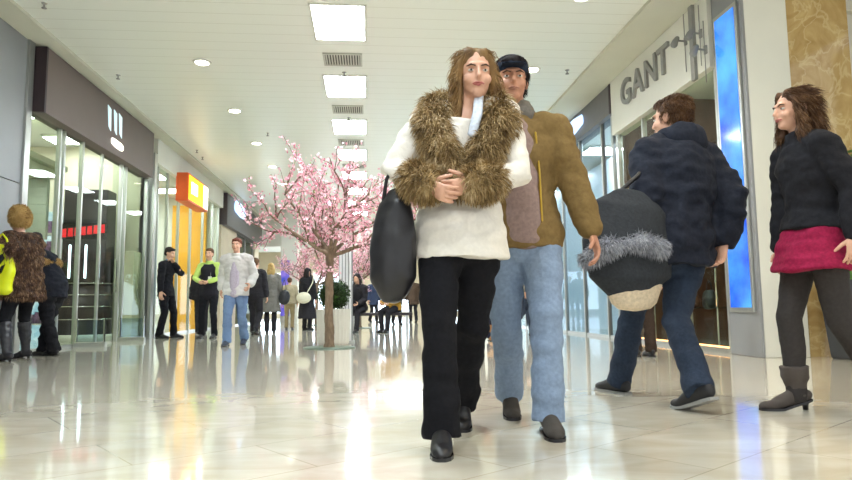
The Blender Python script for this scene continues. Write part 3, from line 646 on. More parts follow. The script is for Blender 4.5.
def person(label, loc, rz, H=1.75, fem=False, feet=None, hands=None, lean=(0, 0), headyaw=0, headpitch=0, vox=.009, face=True, skin='skin', heelup=(0, 0), footyaw=(0, 0), curl=(.45, .45), handT=None, handN=None, pole=None, seat=None, twist=0, fit=1.0, cat='person', headoff=(0, 0, 0), kneepole=None):
    """figure facing local -Y; feet / hands are given as world points"""
    f = Fig(); f.s = s = H / 1.75; f.vox = vox; f.fem = fem; f.near = vox < .0095
    f.e = empty('person', loc, rz, label, cat); f.name = label
    R = Matrix.Rotation(-rz, 3, 'Z'); wl = lambda p: (R @ (V(p) - V((loc[0], loc[1], 0)))) / s
    feet = feet or {}; hands = hands or {}
    f.foot = {}
    for sd, sx, hu, fy in (('L', 1, heelup[0], footyaw[0]), ('R', -1, heelup[1], footyaw[1])):
        p = wl(tuple(feet[sd]) + (0,)) if sd in feet else V((sx * .09, 0, 0)); p.z = .13 * math.sin(hu) + .08 * math.cos(hu); f.foot[sd] = (p, hu, fy)
    if seat is not None: P = wl(seat)
    else:
        c = V((0, 0, 0)); pz = 2
        for sd, sx in (('L', 1), ('R', -1)):
            a = f.foot[sd][0]; dx = V((a.x - sx * .09, a.y)).length; pz = min(pz, math.sqrt(max(.842 ** 2 - dx * dx, .1)) + a.z + .03)
        P = V((0, 0, pz))
    f.P = P; lx, ly = lean; nb = P + V((lx, ly, math.sqrt(max(.53 ** 2 - lx * lx - ly * ly, .05))))
    f.nb = nb; dirn = (nb - P) / .53
    bend = V((0, .018, 0))
    f.spine = lambda t: (P + V((0, 0, t)) if t < 0 else P + dirn * t + bend * math.sin(PI * min(1, t / .53)) - V((lx, ly, 0)) * (.12 * math.sin(PI * min(1, t / .53))))
    upv = dirn.normalized(); Rt = Matrix.Rotation(twist, 3, 'Z'); sw = .165 if fem else .182
    f.hip = {'L': P + V((.09, 0, -.03)), 'R': P + V((-.09, 0, -.03))}; f.sh = {}; f.el = {}; f.wr = {}; f.kn = {}
    for sd, sx in (('L', 1), ('R', -1)):
        f.kn[sd], an = solve(f.hip[sd], f.foot[sd][0], .43, .42, V(kneepole[sd]) if kneepole else V((sx * .08, -1, 0))); f.foot[sd] = (an,) + f.foot[sd][1:]
        f.sh[sd] = f.spine(.53) - upv * .055 + Rt @ V((sx * sw, 0, 0))
        tgt = wl(hands[sd]) if sd in hands else f.sh[sd] + V((sx * .08, -.06, -.53))
        pl = V(pole[sd]) if pole and sd in pole else V((sx * .4, 1, -.1))
        f.el[sd], f.wr[sd] = solve(f.sh[sd], tgt, .285, .25, pl)
    # head frame
    f.nt = nb + V((0, -.018, .085)) + V((lx, ly, 0)) * .08 + V(headoff) * .5
    f.hc = f.nt + V((0, -.018, .098)) + V(headoff) * .5
    f.hR = Matrix.Rotation(headyaw, 3, 'Z') @ Matrix.Rotation(headpitch, 3, 'X')
    f.hm = Matrix.Translation(f.hc) @ f.hR.to_4x4()
    b = MB(); g = .93 if fem else 1.0
    b.loft(torso(f, -.1, .53, -.012), 18)
    b.loft([(nb - upv * .05, .058 * g), (f.nt, .052 * g), (f.hc + f.hR @ V((0, .015, -.02)), .05)], 12)
    for sd, sx in (('L', 1), ('R', -1)):
        h, k, a = f.hip[sd], f.kn[sd], f.foot[sd][0]
        b.loft([(h + V((0, 0, .03)), .085), (lerp(h, k, .35), .08), (lerp(h, k, .75), .06), (k, .053), (lerp(k, a, .3) + V((0, .012, 0)), .054), (lerp(k, a, .7), .042), (a, .035)], 12)
        b.loft([(a, .034), (a + V((0, -.02, -.035)), .028)], 10)
        S_, E_, W_ = f.sh[sd], f.el[sd], f.wr[sd]
        b.loft([(S_, .05 * g), (lerp(S_, E_, .3), .047 * g), (E_, .037 * g), (lerp(E_, W_, .3), .038 * g), (W_, .026 * g)], 12)
    hd = MB(); hg = .95 if fem else 1
    hd.ell((0, .012, .03), (.076, .096, .088)); hd.ell((0, -.028, -.032), (.062 * hg, .066, .084)); hd.ell((0, -.06, -.088), (.032 * hg, .032, .026)); hd.ell((0, -.082, .026), (.048, .017, .013))
    for sx in (1, -1): hd.ell((sx * .036, -.066, -.034), (.026, .024, .026)); hd.ell((sx * .073, .012, -.008), (.011, .02, .031))
    hd.loft([((0, -.092, .014), .0075), ((0, -.104, -.012), .0095), ((0, -.113, -.03), .0125), ((0, -.1, -.036), .012)], 8)
    hd.ell((0, -.088, -.06), (.026, .012, .012))
    b.add(hd, f.hm)
    me = remesh(b, vox * (.75 if f.near else 1), 2)
    hmb = None
    for i, (sd, sx) in enumerate((('L', 1), ('R', -1))):
        Fd = (f.wr[sd] - f.el[sd]).normalized(); T = V((0, -1, 0)); N = V((-sx, 0, 0))
        if handT and sd in handT: T = R @ V(handT[sd])
        if handN and sd in handN: N = R @ V(handN[sd])
        if abs(T.normalized().dot(Fd)) > .93: T = V((-sx, 0, .4))
        hmb = hand_mb(f.wr[sd], Fd, T, N, curl[i], .95 if fem else 1.05)
        me = join_mesh(me, remesh(hmb, .0038, 1) if f.near else hmb.mesh('h'))
    f.fix(me) if hasattr(f, 'fix') else me.transform(Matrix.Scale(s, 4))
    f.body = link('body', me, M[skin], f.e)
    if face:
        for sx in (1, -1):
            ey = MB(); ey.ell((0, 0, 0), .0125, 12, 8)
            ey.add(ey); o = part(f, MB().add(MB().ell((sx * .031, -.0815, .0), (.0125, .0105, .006), 12, 8), f.hm), 'eye', M['eyew'])
            part(f, MB().add(MB().ell((sx * .031, -.0892, .0), (.0054, .004, .0052), 10, 6), f.hm), 'iris', M['iris'], o)
            part(f, MB().add(MB().loft([((sx * .014, -.097, .017), .003), ((sx * .032, -.0965, .022), .004), ((sx * .05, -.083, .017), .002)], 6), f.hm), 'eyebrow', M['brow'])
        part(f, MB().add(MB().loft([((-.024, -.088, -.06), .003), ((-.01, -.0985, -.058), .0055), ((0, -.1, -.059), .005), ((.01, -.0985, -.058), .0055), ((.024, -.088, -.06), .003)], 8).loft([((-.02, -.089, -.064), .003), ((0, -.099, -.068), .007), ((.02, -.089, -.064), .003)], 8), f.hm), 'lips', M['lips' if fem else 'mlips'])
    return f
def torso(f, t0, t1, m, flare=0, sx=1.0):
    ts = sorted(set([t0, t1] + [p[0] for p in PROF if t0 < p[0] < t1] + ([t0 * .66, t0 * .33] if t0 < -.2 else []))); out = []
    for t in ts:
        if t <= PROF[0][0] and t0 < -.13 or t < 0: a, b = (.168, .115) if t0 < -.1 or m > 0 else ((PROF[0][1], PROF[0][2]) if t < -.06 else (.158, .108))
        else:
            for p, q in zip(PROF, PROF[1:]):
                if p[0] <= t <= q[0]: u = (t - p[0]) / (q[0] - p[0]); a, b = lerp(p[1], q[1], u), lerp(p[2], q[2], u)
        if f.fem: k = .86 if .08 < t < .2 else (1.0 if t < .08 else .91); a *= k; b *= (k + .04)
        fl = flare * max(0, -t) ; out.append((f.spine(t) + V((0, -.012 * (t < -.05), 0)), (a + m + fl) * sx, b + m + fl))
    return out
def part(f, mb_or_me, name, m, parent=None, smooth=True, label=None):
    me = mb_or_me.mesh(name, False) if isinstance(mb_or_me, MB) else mb_or_me
    me.transform(Matrix.Scale(f.s, 4)); o = link(name, me, m, parent or f.e, smooth)
    if label: o['label'] = label
    return o
def trousers(f, m, fit=1.0, hem=1.0, top=.1, bot=.0, name='trousers', crump=.008):
    b = MB(); b.loft(torso(f, -.1, top, .012), 18)
    for sd in 'LR':
        h, k, a = f.hip[sd], f.kn[sd], f.foot[sd][0]; e = a + (k - a).normalized() * (.0 + bot)
        e = e - (k - a).normalized() * .035 * (bot == 0)
        b.loft([(h + V((0, 0, .05)), .088), (h, .098), (lerp(h, k, .35), .092 * fit), (lerp(h, k, .75), .076 * fit), (k, .068 * fit), (lerp(k, e, .35) + V((0, .008, 0)), .066 * fit), (lerp(k, e, .75), .062 * fit * hem), (e, .064 * fit * hem)], 14, cap='flat')
    return part(f, remesh(b, f.vox, 3, [(crump * 1.3, 7, 7, 14), (crump * .7, 16, 16, 24)], len(f.name)), name, m)
def jacket(f, m, hem=-.12, mg=.03, sleeve=1.0, flare=.0, puff=.0, name='jacket', crump=.012, sx=1.0, collar=True, top=.52):
    b = MB(); b.loft(torso(f, hem, top, mg + puff, flare, sx), 22, cap='flat')
    for sd, s_ in (('L', 1), ('R', -1)):
        S_, E_, W_ = f.sh[sd], f.el[sd], f.wr[sd]; W_ = lerp(E_, W_, sleeve * .97); q = mg * .75 + puff
        b.ell(S_, .058 + q).ell(S_ - V((s_ * .05, 0, -.01)), .062 + q); b.loft([(S_, .054 + q), (lerp(S_, E_, .45), .05 + q), (E_, .044 + q), (lerp(E_, W_, .5), .042 + q * .9), (W_, .036 + q * .75)], 14)
    if collar: b.loft([(f.spine(.5), .075 + mg * .6), (f.spine(.53) + V((0, -.004, .02)), .068 + mg * .5), (f.spine(.53) + V((0, -.004, .05)), .068 + mg * .45)], 14, cap='flat')
    return part(f, remesh(b, f.vox, 3, [(crump, 8, 8, 14), (crump * .6, 18, 18, 26)], len(f.name) * 1.3), name, m)
def skirt(f, m, hem=-.4, flare=.1, top=.1, name='skirt', crump=.015):
    b = MB(); b.loft(torso(f, hem, top, .022, flare), 22, cap='flat'); return part(f, remesh(b, f.vox, 3, [(crump, 9, 9, 4), (crump * .5, 8, 8, 30)]), name, m)
def shoes(f, m, sole=None, shaft=0, heel=0, k=1.0, name='shoe'):
    for sd in 'LR':
        a, hu, fy = f.foot[sd]; Rz = Matrix.Rotation(fy, 3, 'Z')
        ball = a + Rz @ V((0, -(.13 * math.cos(hu) - .08 * math.sin(hu)), 0)); ball.z = 0
        def q(y, z):   # y forward from ankle (flat foot), z up
            u = y - .13
            if u >= 0: return ball + Rz @ V((0, -u, z))
            return ball + Rz @ V((0, -(u * math.cos(hu) + z * math.sin(hu) * (1 if hu else 0)), -u * math.sin(hu) + z * math.cos(hu)))
        z0 = .012 if heel == 0 else .006
        b = MB(); b.loft([(q(-.062, .045 + heel * .6), .026 * k, .036), (q(-.03, .052 + heel * .5), .034 * k, .05 - heel * .2), (q(.03, .052 + heel * .3), .037 * k, .05 - heel * .1), (q(.09, .04 + heel * .1), .042 * k, .037), (q(.14, .03), .045 * k, .028), (q(.185, .025), .036 * k, .022), (q(.205, .021), .022 * k, .014)], 14)
        if shaft:
            kn = f.kn[sd]; u = (kn - a); top = a + u * (shaft / u.length)
            b.loft([(q(0, .05), .045), (lerp(a, top, .25), .053), (lerp(a, top, .6), .071), (top, .076)], 14, cap='flat')
        else: b.loft([(q(-.01, .05), .042), (q(-.012, .1), .04)], 12, cap='flat')
        o = part(f, remesh(b, min(f.vox, .008), 2, [(.006, 20, 20, 30)] if shaft else None), name, m)
        sb = MB(); pts = [(-.075, .024), (-.04, .036), (.04, .036), (.1, .043), (.15, .045), (.19, .035), (.212, .016)]
        zz = 0.0; tk = .014
        for hh in (zz, zz + tk):
            for y, wd in pts: sb.v.append(q(y, hh + (heel * .9 * max(0, (.1 - y) / .17) if heel else 0)) + Rz @ V((-wd * k, 0, 0))); sb.v.append(q(y, hh + (heel * .9 * max(0, (.1 - y) / .17) if heel else 0)) + Rz @ V((wd * k, 0, 0)))
        n = len(pts)
        for j in range(n - 1):
            i = 2 * j; sb.face(i, i + 1, i + 3, i + 2); t = 2 * n; sb.face(t + i, t + i + 2, t + i + 3, t + i + 1); sb.face(i, i + 2, t + i + 2, t + i); sb.face(i + 1, t + i + 1, t + i + 3, i + 3)
        sb.face(0, 2 * n, 2 * n + 1, 1); sb.face(2 * n - 2, 2 * n - 1, 4 * n - 1, 4 * n - 2)
        part(f, sb, 'sole', sole or M['black'], o, False)
        if heel: part(f, MB().loft([(q(-.045, .0), .014), (q(-.045, heel * .5), .016), (q(-.04, heel * .9), .026)], 10, cap='flat'), 'heel', sole or M['black'], o)
def hair(f, m, style='short', seed=1, dens=1.0, name='hair'):
    b = MB()
    b.ell((0, .024, .045), (.084, .098, .084), 20, 14)
    if style == 'short': b.ell((0, .055, -.005), (.074, .06, .06)); b.ell((0, -.045, .083), (.062, .05, .028))
    if style in ('long', 'bob'):
        L = -.26 if style == 'long' else -.14
        for sx in (1, -1): b.loft([((sx * .03, -.05, .092), .024), ((sx * .07, -.036, .04), .018), ((sx * .08, -.02, -.05), .02), ((sx * .085, -.015, (L - .05) / 2 - .03), .028), ((sx * .08, -.03, L), .022)], 10)
        b.loft([((0, .08, .03), .08, .04), ((0, .09, -.08), .09, .045), ((0, .085, L), .095, .03)], 14)
    if style == 'bun': b.ell((0, .055, -.0), (.07, .06, .06)); b.ell((0, .12, .05), .045); b.ell((0, -.045, .083), (.062, .05, .028))
    bb = MB().add(b, f.hm); me = remesh(bb, .008 if f.near else .012, 2, [(.008, 55, 55, 9)], seed)
    if f.near:
        sm = fur(me, int(5200 * dens), .03 if style == 'short' else .07, .0035, 1.5, seed, (0, .12, -1), f.hm)
        o = part(f, me, name, m); part(f, sm, 'strands', m, o); return o
    return part(f, me, name, m)
HM = {'fair': strands('light_brown_hair', ['5a4228', '84663e', 'ac8c5c']), 'brown': strands('brown_hair', ['33221a', '5a3e28', '7a5a3a']), 'blonde': strands('blonde_hair', ['7a5c34', 'a98a54', 'c4a874']), 'dark': strands('dark_hair', ['141012', '2a2020']), 'auburn': strands('auburn_hair', ['5e2e20', '8a4c38'])}

# ---- woman in white coat with fur (centre)
f = person('woman walking forward in white coat with big brown fur collar', (.40, 2.80, 0), math.radians(-7), 1.735, True,
           feet={'R': (.29, 2.62), 'L': (.44, 3.10)}, hands={'L': (.42, 2.575, 1.055), 'R': (.25, 2.60, 1.05)}, pole={'L': (1, .5, -.25), 'R': (-1, .5, -.25)},
           lean=(.045, -.01), headyaw=.12, headpitch=.05, vox=.0085, heelup=(.55, 0), headoff=(.03, 0, -.055), curl=(.7, .6), handT={'L': (0, -.2, 1), 'R': (0, -.2, 1)}, handN={'L': (0, 1, -.3), 'R': (0, 1, -.3)})
hero = f
whitecoat = fab('white_wool', 'e9e4da', .04); blackfab = fab('black_fabric', '16161a', .2)
FUR = strands('brown_fur', ['4e3c2a', '8c7249', 'b69c6e', 'd8c4a0'])
trousers(f, blackfab, 1.06, 1.18); shoes(f, blackleather, None, 0, .05)
jacket(f, whitecoat, -.16, .028, .95, .12, .004, 'coat', collar=False, top=.46)
c = MB()
for sx in (1, -1):
    c.loft([(f.spine(.53) + V((sx * .015, .075, .03)), .06), (f.spine(.53) + V((sx * .1, .05, .005)), .065), (f.sh['L' if sx > 0 else 'R'] + V((-sx * .035, .0, .035)), .075), (f.spine(.42) + V((sx * .15, -.085, .0)), .072), (f.spine(.3) + V((sx * .095, -.135, 0)), .066), (f.spine(.2) + V((sx * .035, -.145, 0)), .055), (f.spine(.13) + V((sx * .01, -.14, 0)), .04)], 14)
cm = remesh(c, .01, 3)
fs = fur(cm, 15000, .05, .0042, .55, 3); o = part(f, cm, 'fur_collar', FUR, label='big brown fur collar'); part(f, fs, 'fur', FUR, o)
for sd in 'LR':
    d = (f.el[sd] - f.wr[sd]).normalized(); k = remesh(MB().loft([(f.wr[sd] + d * .0, .06), (f.wr[sd] + d * .05, .074), (f.wr[sd] + d * .11, .07)], 14), .01, 2)
    fs = fur(k, 3000, .042, .004, .4, 4); o = part(f, k, 'fur_cuff', FUR); part(f, fs, 'fur', FUR, o)
hair(f, HM['fair'], 'long', 2)
sc_ = MB().loft([(f.spine(.53) + V((.05, -.06, .04)), .02, .012), (f.spine(.46) + V((.045, -.135, 0)), .022, .01), (f.spine(.36) + V((.03, -.165, 0)), .02, .01)], 10); part(f, sc_, 'scarf', fab('pale_blue_scarf', 'cfd8e6'))
# black shoulder bag hanging from her right elbow
def slouch_bag(loc, rz, label, m, wd, ht, dp, strap_top=None, cat='handbag', band=None):
    e = empty('handbag', loc, rz, label, cat)
    me = remesh(MB().loft([((0, 0, -ht), wd * .36, dp * .4), ((0, 0, -ht * .85), wd * .5, dp * .5), ((0, 0, -ht * .45), wd * .5, dp * .48), ((0, 0, -ht * .1), wd * .36, dp * .3), ((0, 0, 0), wd * .2, dp * .16)], 20), .011, 3, [(.02, 7, 7, 5), (.008, 20, 20, 14)])
    link('body', me, m, e)
    if strap_top is not None:
        h = MB()
        for o_ in (-1, 1): h.loft([((o_ * wd * .2, 0, -.03), .009), ((o_ * wd * .13, .0, strap_top * .6), .008), ((0, 0, strap_top), .008)], 8)
        h.build('strap', m, e, True)
    return e
slouch_bag((.105, 2.72, 1.045), -.3, 'black slouchy leather handbag hanging at the white coat woman\'s elbow', blackleather, .2, .43, .15, .1)

# ---- man in cap and brown jacket
f = person('man in dark blue cap, brown jacket and pale jeans walking behind the fur collar woman', (.75, 3.14, 0), math.radians(-6), 1.79, False,
           feet={'R': (.73, 3.38), 'L': (.80, 2.90)}, hands={'L': (1.075, 3.03, .90), 'R': (.5, 3.2, .88)}, pole={'L': (.8, 1, 0)}, lean=(-.01, -.02), vox=.009, heelup=(0, .45), skin='skin2', headoff=(-.02, 0, 0), curl=(.55, .5))
jk = fab('olive_brown_jacket', '78623c', .12); jeans = fab('pale_blue_denim', '8294ac', .12)
trousers(f, jeans, 1.08, 1.08); shoes(f, mat('dark_suede', '3a3632', .8)); jacket(f, jk, -.1, .036, .97, 0, .002)
b = MB().loft([(f.spine(-.07) + V((.0, -.12, 0)), .085, .055), (f.spine(.02) + V((.0, -.122, 0)), .085, .055), (f.spine(.25) + V((0, -.108, 0)), .085, .055), (f.spine(.4) + V((0, -.11, 0)), .07, .05), (f.spine(.5) + V((0, -.07, 0)), .05, .04)], 14); part(f, remesh(b, .009, 2, [(.008, 9, 9, 14)]), 'sweater', fab('mauve_grey_sweater', '8f7a74'))
part(f, MB().loft([(f.spine(.02) + V((.085, -.14, 0)), .006), (f.spine(.25) + V((.085, -.137, 0)), .006), (f.spine(.44) + V((.075, -.125, 0)), .006)], 8), 'zip', mat('brass_zip', 'b8973c', .3, .7))
sc_ = MB().loft([(f.spine(.53) + V((.0, .0, .0)), .098, .088), (f.spine(.53) + V((0, -.006, .045)), .092, .082)], 18); part(f, remesh(sc_, .009, 2, [(.012, 12, 12, 30)]), 'scarf', fab('grey_scarf', '6a6660'))
hair(f, HM['dark'], 'short', 4)
def cap(f, m, beanie=False):
    b = MB(); b.ell((0, .014, .066), (.088, .104, .07), 22, 12)
    if not beanie: b.loft([((0, -.07, .06), .06, .012), ((0, -.115, .052), .062, .006), ((0, -.15, .044), .045, .004)], 14)
    o = part(f, remesh(MB().add(b, f.hm), .007, 2), 'cap', m); return o
cap(f, fab('navy_cap', '232c3c'))

# ---- man in navy jacket walking away
f = person('person in navy padded jacket and jeans walking away past the blue screen', (1.82, 3.70, 0), math.radians(196), 1.94, False,
           feet={'L': (1.60, 4.10), 'R': (1.72, 3.32)}, hands={'L': (1.60, 3.76, .93), 'R': (2.1, 3.66, .93)}, pole={'L': (.5, 1, 0), 'R': (-.8, 1, 0)}, lean=(-.09, -.05), vox=.009, heelup=(0, .35), headyaw=.3, face=True)
navy = fab('navy_padded', '20242f', .2); dkjeans = fab('dark_denim', '2a3444', .15)
trousers(f, dkjeans, 1.06, 1.05); shoes(f, mat('black_trainer', '1e1d1f', .6), M['rubber'], k=1.12); jacket(f, navy, -.14, .045, .97, .05, .015, crump=.018)
hair(f, HM['brown'], 'short', 6)
b = MB().ell(f.spine(.53) + V((0, .075, .03)), (.13, .085, .1)).loft([(f.spine(.53) + V((-.1, .02, .05)), .05), (f.spine(.53) + V((0, .1, .07)), .06), (f.spine(.53) + V((.1, .02, .05)), .05)], 12)
part(f, remesh(b, .01, 3, [(.015, 10, 10, 12)]), 'hood', navy)
# big dark bag with grey fur band and cream base
e = empty('shoulder_bag', (1.47, 3.55, 1.17), math.radians(8), 'large dark grey bag with pale fluffy band carried by the navy jacket person', 'bag')
me = remesh(MB().loft([((0, 0, -.52), .17, .07), ((0, 0, -.46), .26, .1), ((0, 0, -.26), .28, .11), ((.03, 0, -.06), .23, .08), ((.05, 0, .02), .13, .03)], 22), .011, 3, [(.02, 6, 6, 6)])
link('body', me, fab('charcoal_bag', '33363a'), e)
bm_ = remesh(MB().loft([((-.275, -.03, -.36), .04), ((-.17, -.1, -.29), .05), ((0, -.115, -.27), .05), ((.14, -.1, -.3), .045)], 12), .011, 2); FURG = strands('grey_fluff', ['6a6c74', '9a9ca4', 'c4c6cc'])
o = link('fluffy_band', bm_, FURG, e); fb = fur(bm_, 3500, .04, .004, .5, 8); fb.build('fluff', FURG, o, fixn=False)
tag(link('base', remesh(MB().loft([((.02, 0, -.6), .14, .06), ((.02, 0, -.5), .18, .08)], 18), .01, 2), fab('cream_suede', 'd0bfa4'), e), 'cream base')
MB().loft([((-.08, 0, 0), .012), ((.1, .03, .14), .012), ((.22, .08, .26), .012), ((.3, .16, .34), .012)], 8).build('strap', blackleather, e, True)

# ---- woman at the right with crimson skirt
f = person('woman in black jacket with crimson tunic striding left at the right edge', (2.34, 3.22, 0), math.radians(-92), 1.68, True,
           feet={'R': (2.26, 3.32), 'L': (2.6, 3.14)}, hands={'L': (2.38, 2.98, .88), 'R': (2.3, 3.44, .84)}, pole={'L': (.3, 1, 0), 'R': (-.3, 1, 0)}, lean=(0, -.02), vox=.009, heelup=(.5, 0))
trousers(f, fab('dark_grey_tights', '3a3634', .1), .98, .85, crump=.003); shoes(f, mat('grey_brown_suede', '4a423c', .8), None, .16, .05, name='ankle_boot')
skirt(f, fab('crimson_knit', '8e1c40', .2), -.19, .26, .03, 'tunic'); jacket(f, fab('black_wool', '1f1f23', .2), .03, .034, .97, 0, .0); hair(f, HM['brown'], 'bob', 9)

# ---- fur coat woman with boots, yellow bag
f = person('woman in brown fur coat, tan hat and black boots facing the left wall', (-4.1, 8.16, 0), math.radians(-112), 1.76, True,
           feet={'R': (-4.17, 8.45), 'L': (-4.1, 7.9)}, hands={'L': (-4.2, 7.98, 1.08), 'R': (-4.4, 8.4, 1.0)}, lean=(0, -.06), vox=.011, headpitch=.2)
trousers(f, blackfab, 1.0, .9, bot=.32); shoes(f, mat('grey_black_boot', '25252a', .35, var=.25, scale=14, bump=.4), M['black'], .37, .03, name='boot', k=1.1)
FUR2 = strands('mink_fur', ['2a1a14', '4a3226', '7d6048', 'a88c6c'])
o = jacket(f, FUR2, -.2, .055, .95, .12, .015, 'fur_coat', .02); part_fur = fur(o.data, 7000, .05, .007, 1.2, 12); part_fur.build('fur', FUR2, o, fixn=False)
hair(f, HM['blonde'], 'short', 3)
hb = remesh(MB().add(MB().loft([((0, .02, .0), .108, .118), ((0, .02, .06), .115, .125), ((0, .015, .13), .1, .11)], 20), f.hm), .012, 2)
TAN = strands('tan_hat_fur', ['8a6a3c', 'a8864e', 'c0a068']); o = link('t', hb, TAN, f.e); o.name = 'hat'; hb.transform(Matrix.Scale(f.s, 4)); fur(hb, 2200, .03, .006, .4, 5).build('fur', TAN, o, fixn=False)
e = empty('shopping_bag', (-4.2, 7.86, .80), math.radians(-6), 'bright yellow plastic shopping bag with dark marks', 'bag')
YB = mat('yellow_plastic', 'd8e012', .35, var=.08, bump=.1)
link('body', remesh(MB().loft([((-.02, 0, 0), .17, .06), ((-.02, 0, .1), .175, .07), ((-.01, 0, .35), .165, .055), ((0, 0, .52), .13, .03)], 18, pw=.75), .011, 2, [(.02, 7, 7, 7)]), YB, e)
bm_ = MB()
for poly in ([(-.03, .3), (.03, .29), (.09, .37), (.06, .42), (.03, .4), (.0, .36)], [(.02, .18), (.06, .2), (.1, .3), (.06, .28)], [(-.12, .2), (-.08, .14), (-.06, .18), (-.1, .24)]): bm_.prism(poly, -.086, -.07, 'Y')
bm_.build('mark', M['black'], e); MB().loft([((-.08, 0, .5), .012), ((-.05, -.01, .6), .012), ((.0, 0, .66), .012), ((.05, 0, .6), .012), ((.08, 0, .5), .012)], 8, (0, 1, 0)).build('handle', YB, e, True)

# ---- black jacket person next to her
f = person('person in black jacket with tan fur trimmed hood leaning behind the fur coat woman', (-4.1, 8.9, 0), math.radians(-118), 1.70, False,
           feet={'R': (-4.18, 8.92), 'L': (-4.0, 8.8)}, lean=(0, -.33), vox=.011, headpitch=.4, face=False)
bj = fab('black_nylon', '1c1e26', .2); trousers(f, blackfab, 1.2, 1.1, crump=.014); shoes(f, blackleather); jacket(f, bj, -.18, .034, 1, .03, .004, crump=.016); hair(f, HM['dark'], 'short', 4)
b = remesh(MB().loft([(f.spine(.42) + V((-.17, .06, .0)), .035), (f.spine(.36) + V((-.08, .16, 0)), .045), (f.spine(.36) + V((.08, .16, 0)), .045), (f.spine(.42) + V((.17, .06, 0)), .035)], 12), .011, 2)
o = part(f, b, 'fur_trim', TAN); fur(b, 1500, .035, .006, .4, 6).build('fur', TAN, o, fixn=False)

# ---- suit man
VF = .012
f = person('man in black suit with hand raised to his face by the shop glass', (-4.12, 13.75, 0), math.radians(75), 1.82, False,
           feet={'L': (-3.98, 13.9), 'R': (-4.2, 13.66)}, hands={'R': (-4.12, 13.42, .88), 'L': (-3.97, 13.72, 1.52)}, pole={'L': (.5, -.6, -1)}, lean=(0, -.03), vox=VF, headpitch=.2, curl=(1, .4))
suit = fab('black_suit', '17171c', .15); trousers(f, suit, 1.05, 1.05); shoes(f, blackleather); jacket(f, suit, -.14, .03, .93, .03); hair(f, HM['dark'], 'short', 2)
part(f, MB().loft([(f.spine(.5), .082, .075), (f.spine(.53) + V((0, -.01, .045)), .064, .06)], 14), 'shirt_collar', fab('blue_shirt', '6d88b4'))

# ---- staff in green shirt
f = person('staff person in lime green shirt and black vest with white badge', (-3.17, 13.4, 0), math.radians(-6), 1.76, False,
           feet={'L': (-3.04, 13.36), 'R': (-3.3, 13.4)}, hands={'L': (-3.17, 13.13, 1.1), 'R': (-3.26, 13.14, 1.1)}, pole={'L': (1, .4, -.2), 'R': (-1, .4, -.2)}, vox=VF, curl=(.8, .8))
trousers(f, suit, 1.0, 1.0); shoes(f, blackleather); jacket(f, fab('lime_shirt', 'b8d070', .06), -.05, .014, .8, name='shirt', crump=.006); hair(f, HM['brown'], 'short', 2)
part(f, remesh(MB().loft(torso(f, -.1, .44, .028), 18).loft([(f.sh['L'] + V((-.06, 0, .0)), .06), (f.spine(.36) + V((.1, -.02, 0)), .07)], 12).loft([(f.sh['R'] + V((.06, 0, .0)), .06), (f.spine(.36) + V((-.1, -.02, 0)), .07)], 12), VF, 2), 'vest', fab('black_vest', '26242a'))
part(f, Box(.03, .1, -.165, -.158, f.P.z + .16, f.P.z + .26), 'badge', M['white'], smooth=False); part(f, MB().loft([(f.spine(.5) + V((.06, -.07, 0)), .005), (f.spine(.26) + V((.065, -.152, 0)), .005)], 6), 'lanyard', M['rubber'])

# ---- walker in white jacket & jeans
f = person('auburn haired person in white jacket and blue jeans walking left of the cherry tree', (-2.1, 10.66, 0), math.radians(-4), 1.70, False,
           feet={'R': (-2.19, 10.45), 'L': (-2.0, 10.88)}, vox=VF, heelup=(.4, 0), hands={'L': (-1.86, 10.5, .95), 'R': (-2.34, 10.7, .88)})
trousers(f, fab('mid_denim', '6d84a6', .12), 1.1, 1.08); shoes(f, mat('navy_shoe', '30384a', .6)); jacket(f, fab('white_jacket', 'cfccc8', .05), -.12, .035, .97, .02, .012); hair(f, HM['auburn'], 'short', 5)
part(f, MB().loft([(f.spine(-.1) + V((0, -.12, 0)), .085, .065), (f.spine(.25) + V((0, -.115, 0)), .085, .06), (f.spine(.42) + V((0, -.1, 0)), .06, .055)], 12), 'shirt', fab('lilac_shirt', 'b8aebc'))

# ---- person helper for the small background figures
def simple(label, loc, rz, H, fem, top, bottom, hr, hem=-.1, style='short', flare=.02, skirt_m=None, boots=None, hat=None, stride=.0, **k):
    rz = math.radians(rz); d = V((math.sin(rz), -math.cos(rz), 0)); sdv = V((math.cos(rz), math.sin(rz), 0)); p = V(loc)
    ft = k.pop('feet', {'L': tuple((p + sdv * .08 + d * stride)[:2]), 'R': tuple((p - sdv * .08 - d * stride)[:2])})
    f = person(label, loc, rz, H, fem, feet=ft, vox=.013, face=k.pop('face', False), heelup=(0, .4 if stride > .1 else 0), **k)
    trousers(f, bottom, 1.04, 1.0, crump=.006); shoes(f, boots or blackleather, None, .2 if boots else 0); jacket(f, top, hem, .035, .97, flare, .01); hair(f, hr, style, 3)
    if skirt_m: skirt(f, skirt_m, -.62, .16)
    return f
f_dark = fab('dark_coat', '2a282c'); f_grey = fab('grey_coat', '6f6c66', .12); khaki = fab('khaki', '8f7f5e')
simple('dark dressed person standing by the second left shop behind the staff in green', (-3.95, 16.0, 0), 200, 1.62, False, f_dark, f_dark, HM['dark'])
simple('person in dark trousers half hidden behind the walker in white', (-2.5, 14.75, 0), 170, 1.68, False, f_dark, f_dark, HM['brown'], stride=.15)
f = simple('woman in knee length grey coat with blonde hair seen from behind', (-2.3, 15.75, 0), 186, 1.62, True, f_grey, f_dark, HM['blonde'], -.42, 'long', .12)
slouch_bag((-1.98, 15.7, 1.0), .3, 'dark shoulder bag at the grey coat woman\'s side', blackleather, .26, .3, .14, .25)
simple('short person in beige jacket and khaki trousers in front of the poster column', (-2.16, 18.3, 0), 180, 1.40, False, fab('beige_jacket', 'a3977c'), khaki, HM['brown'], -.08)
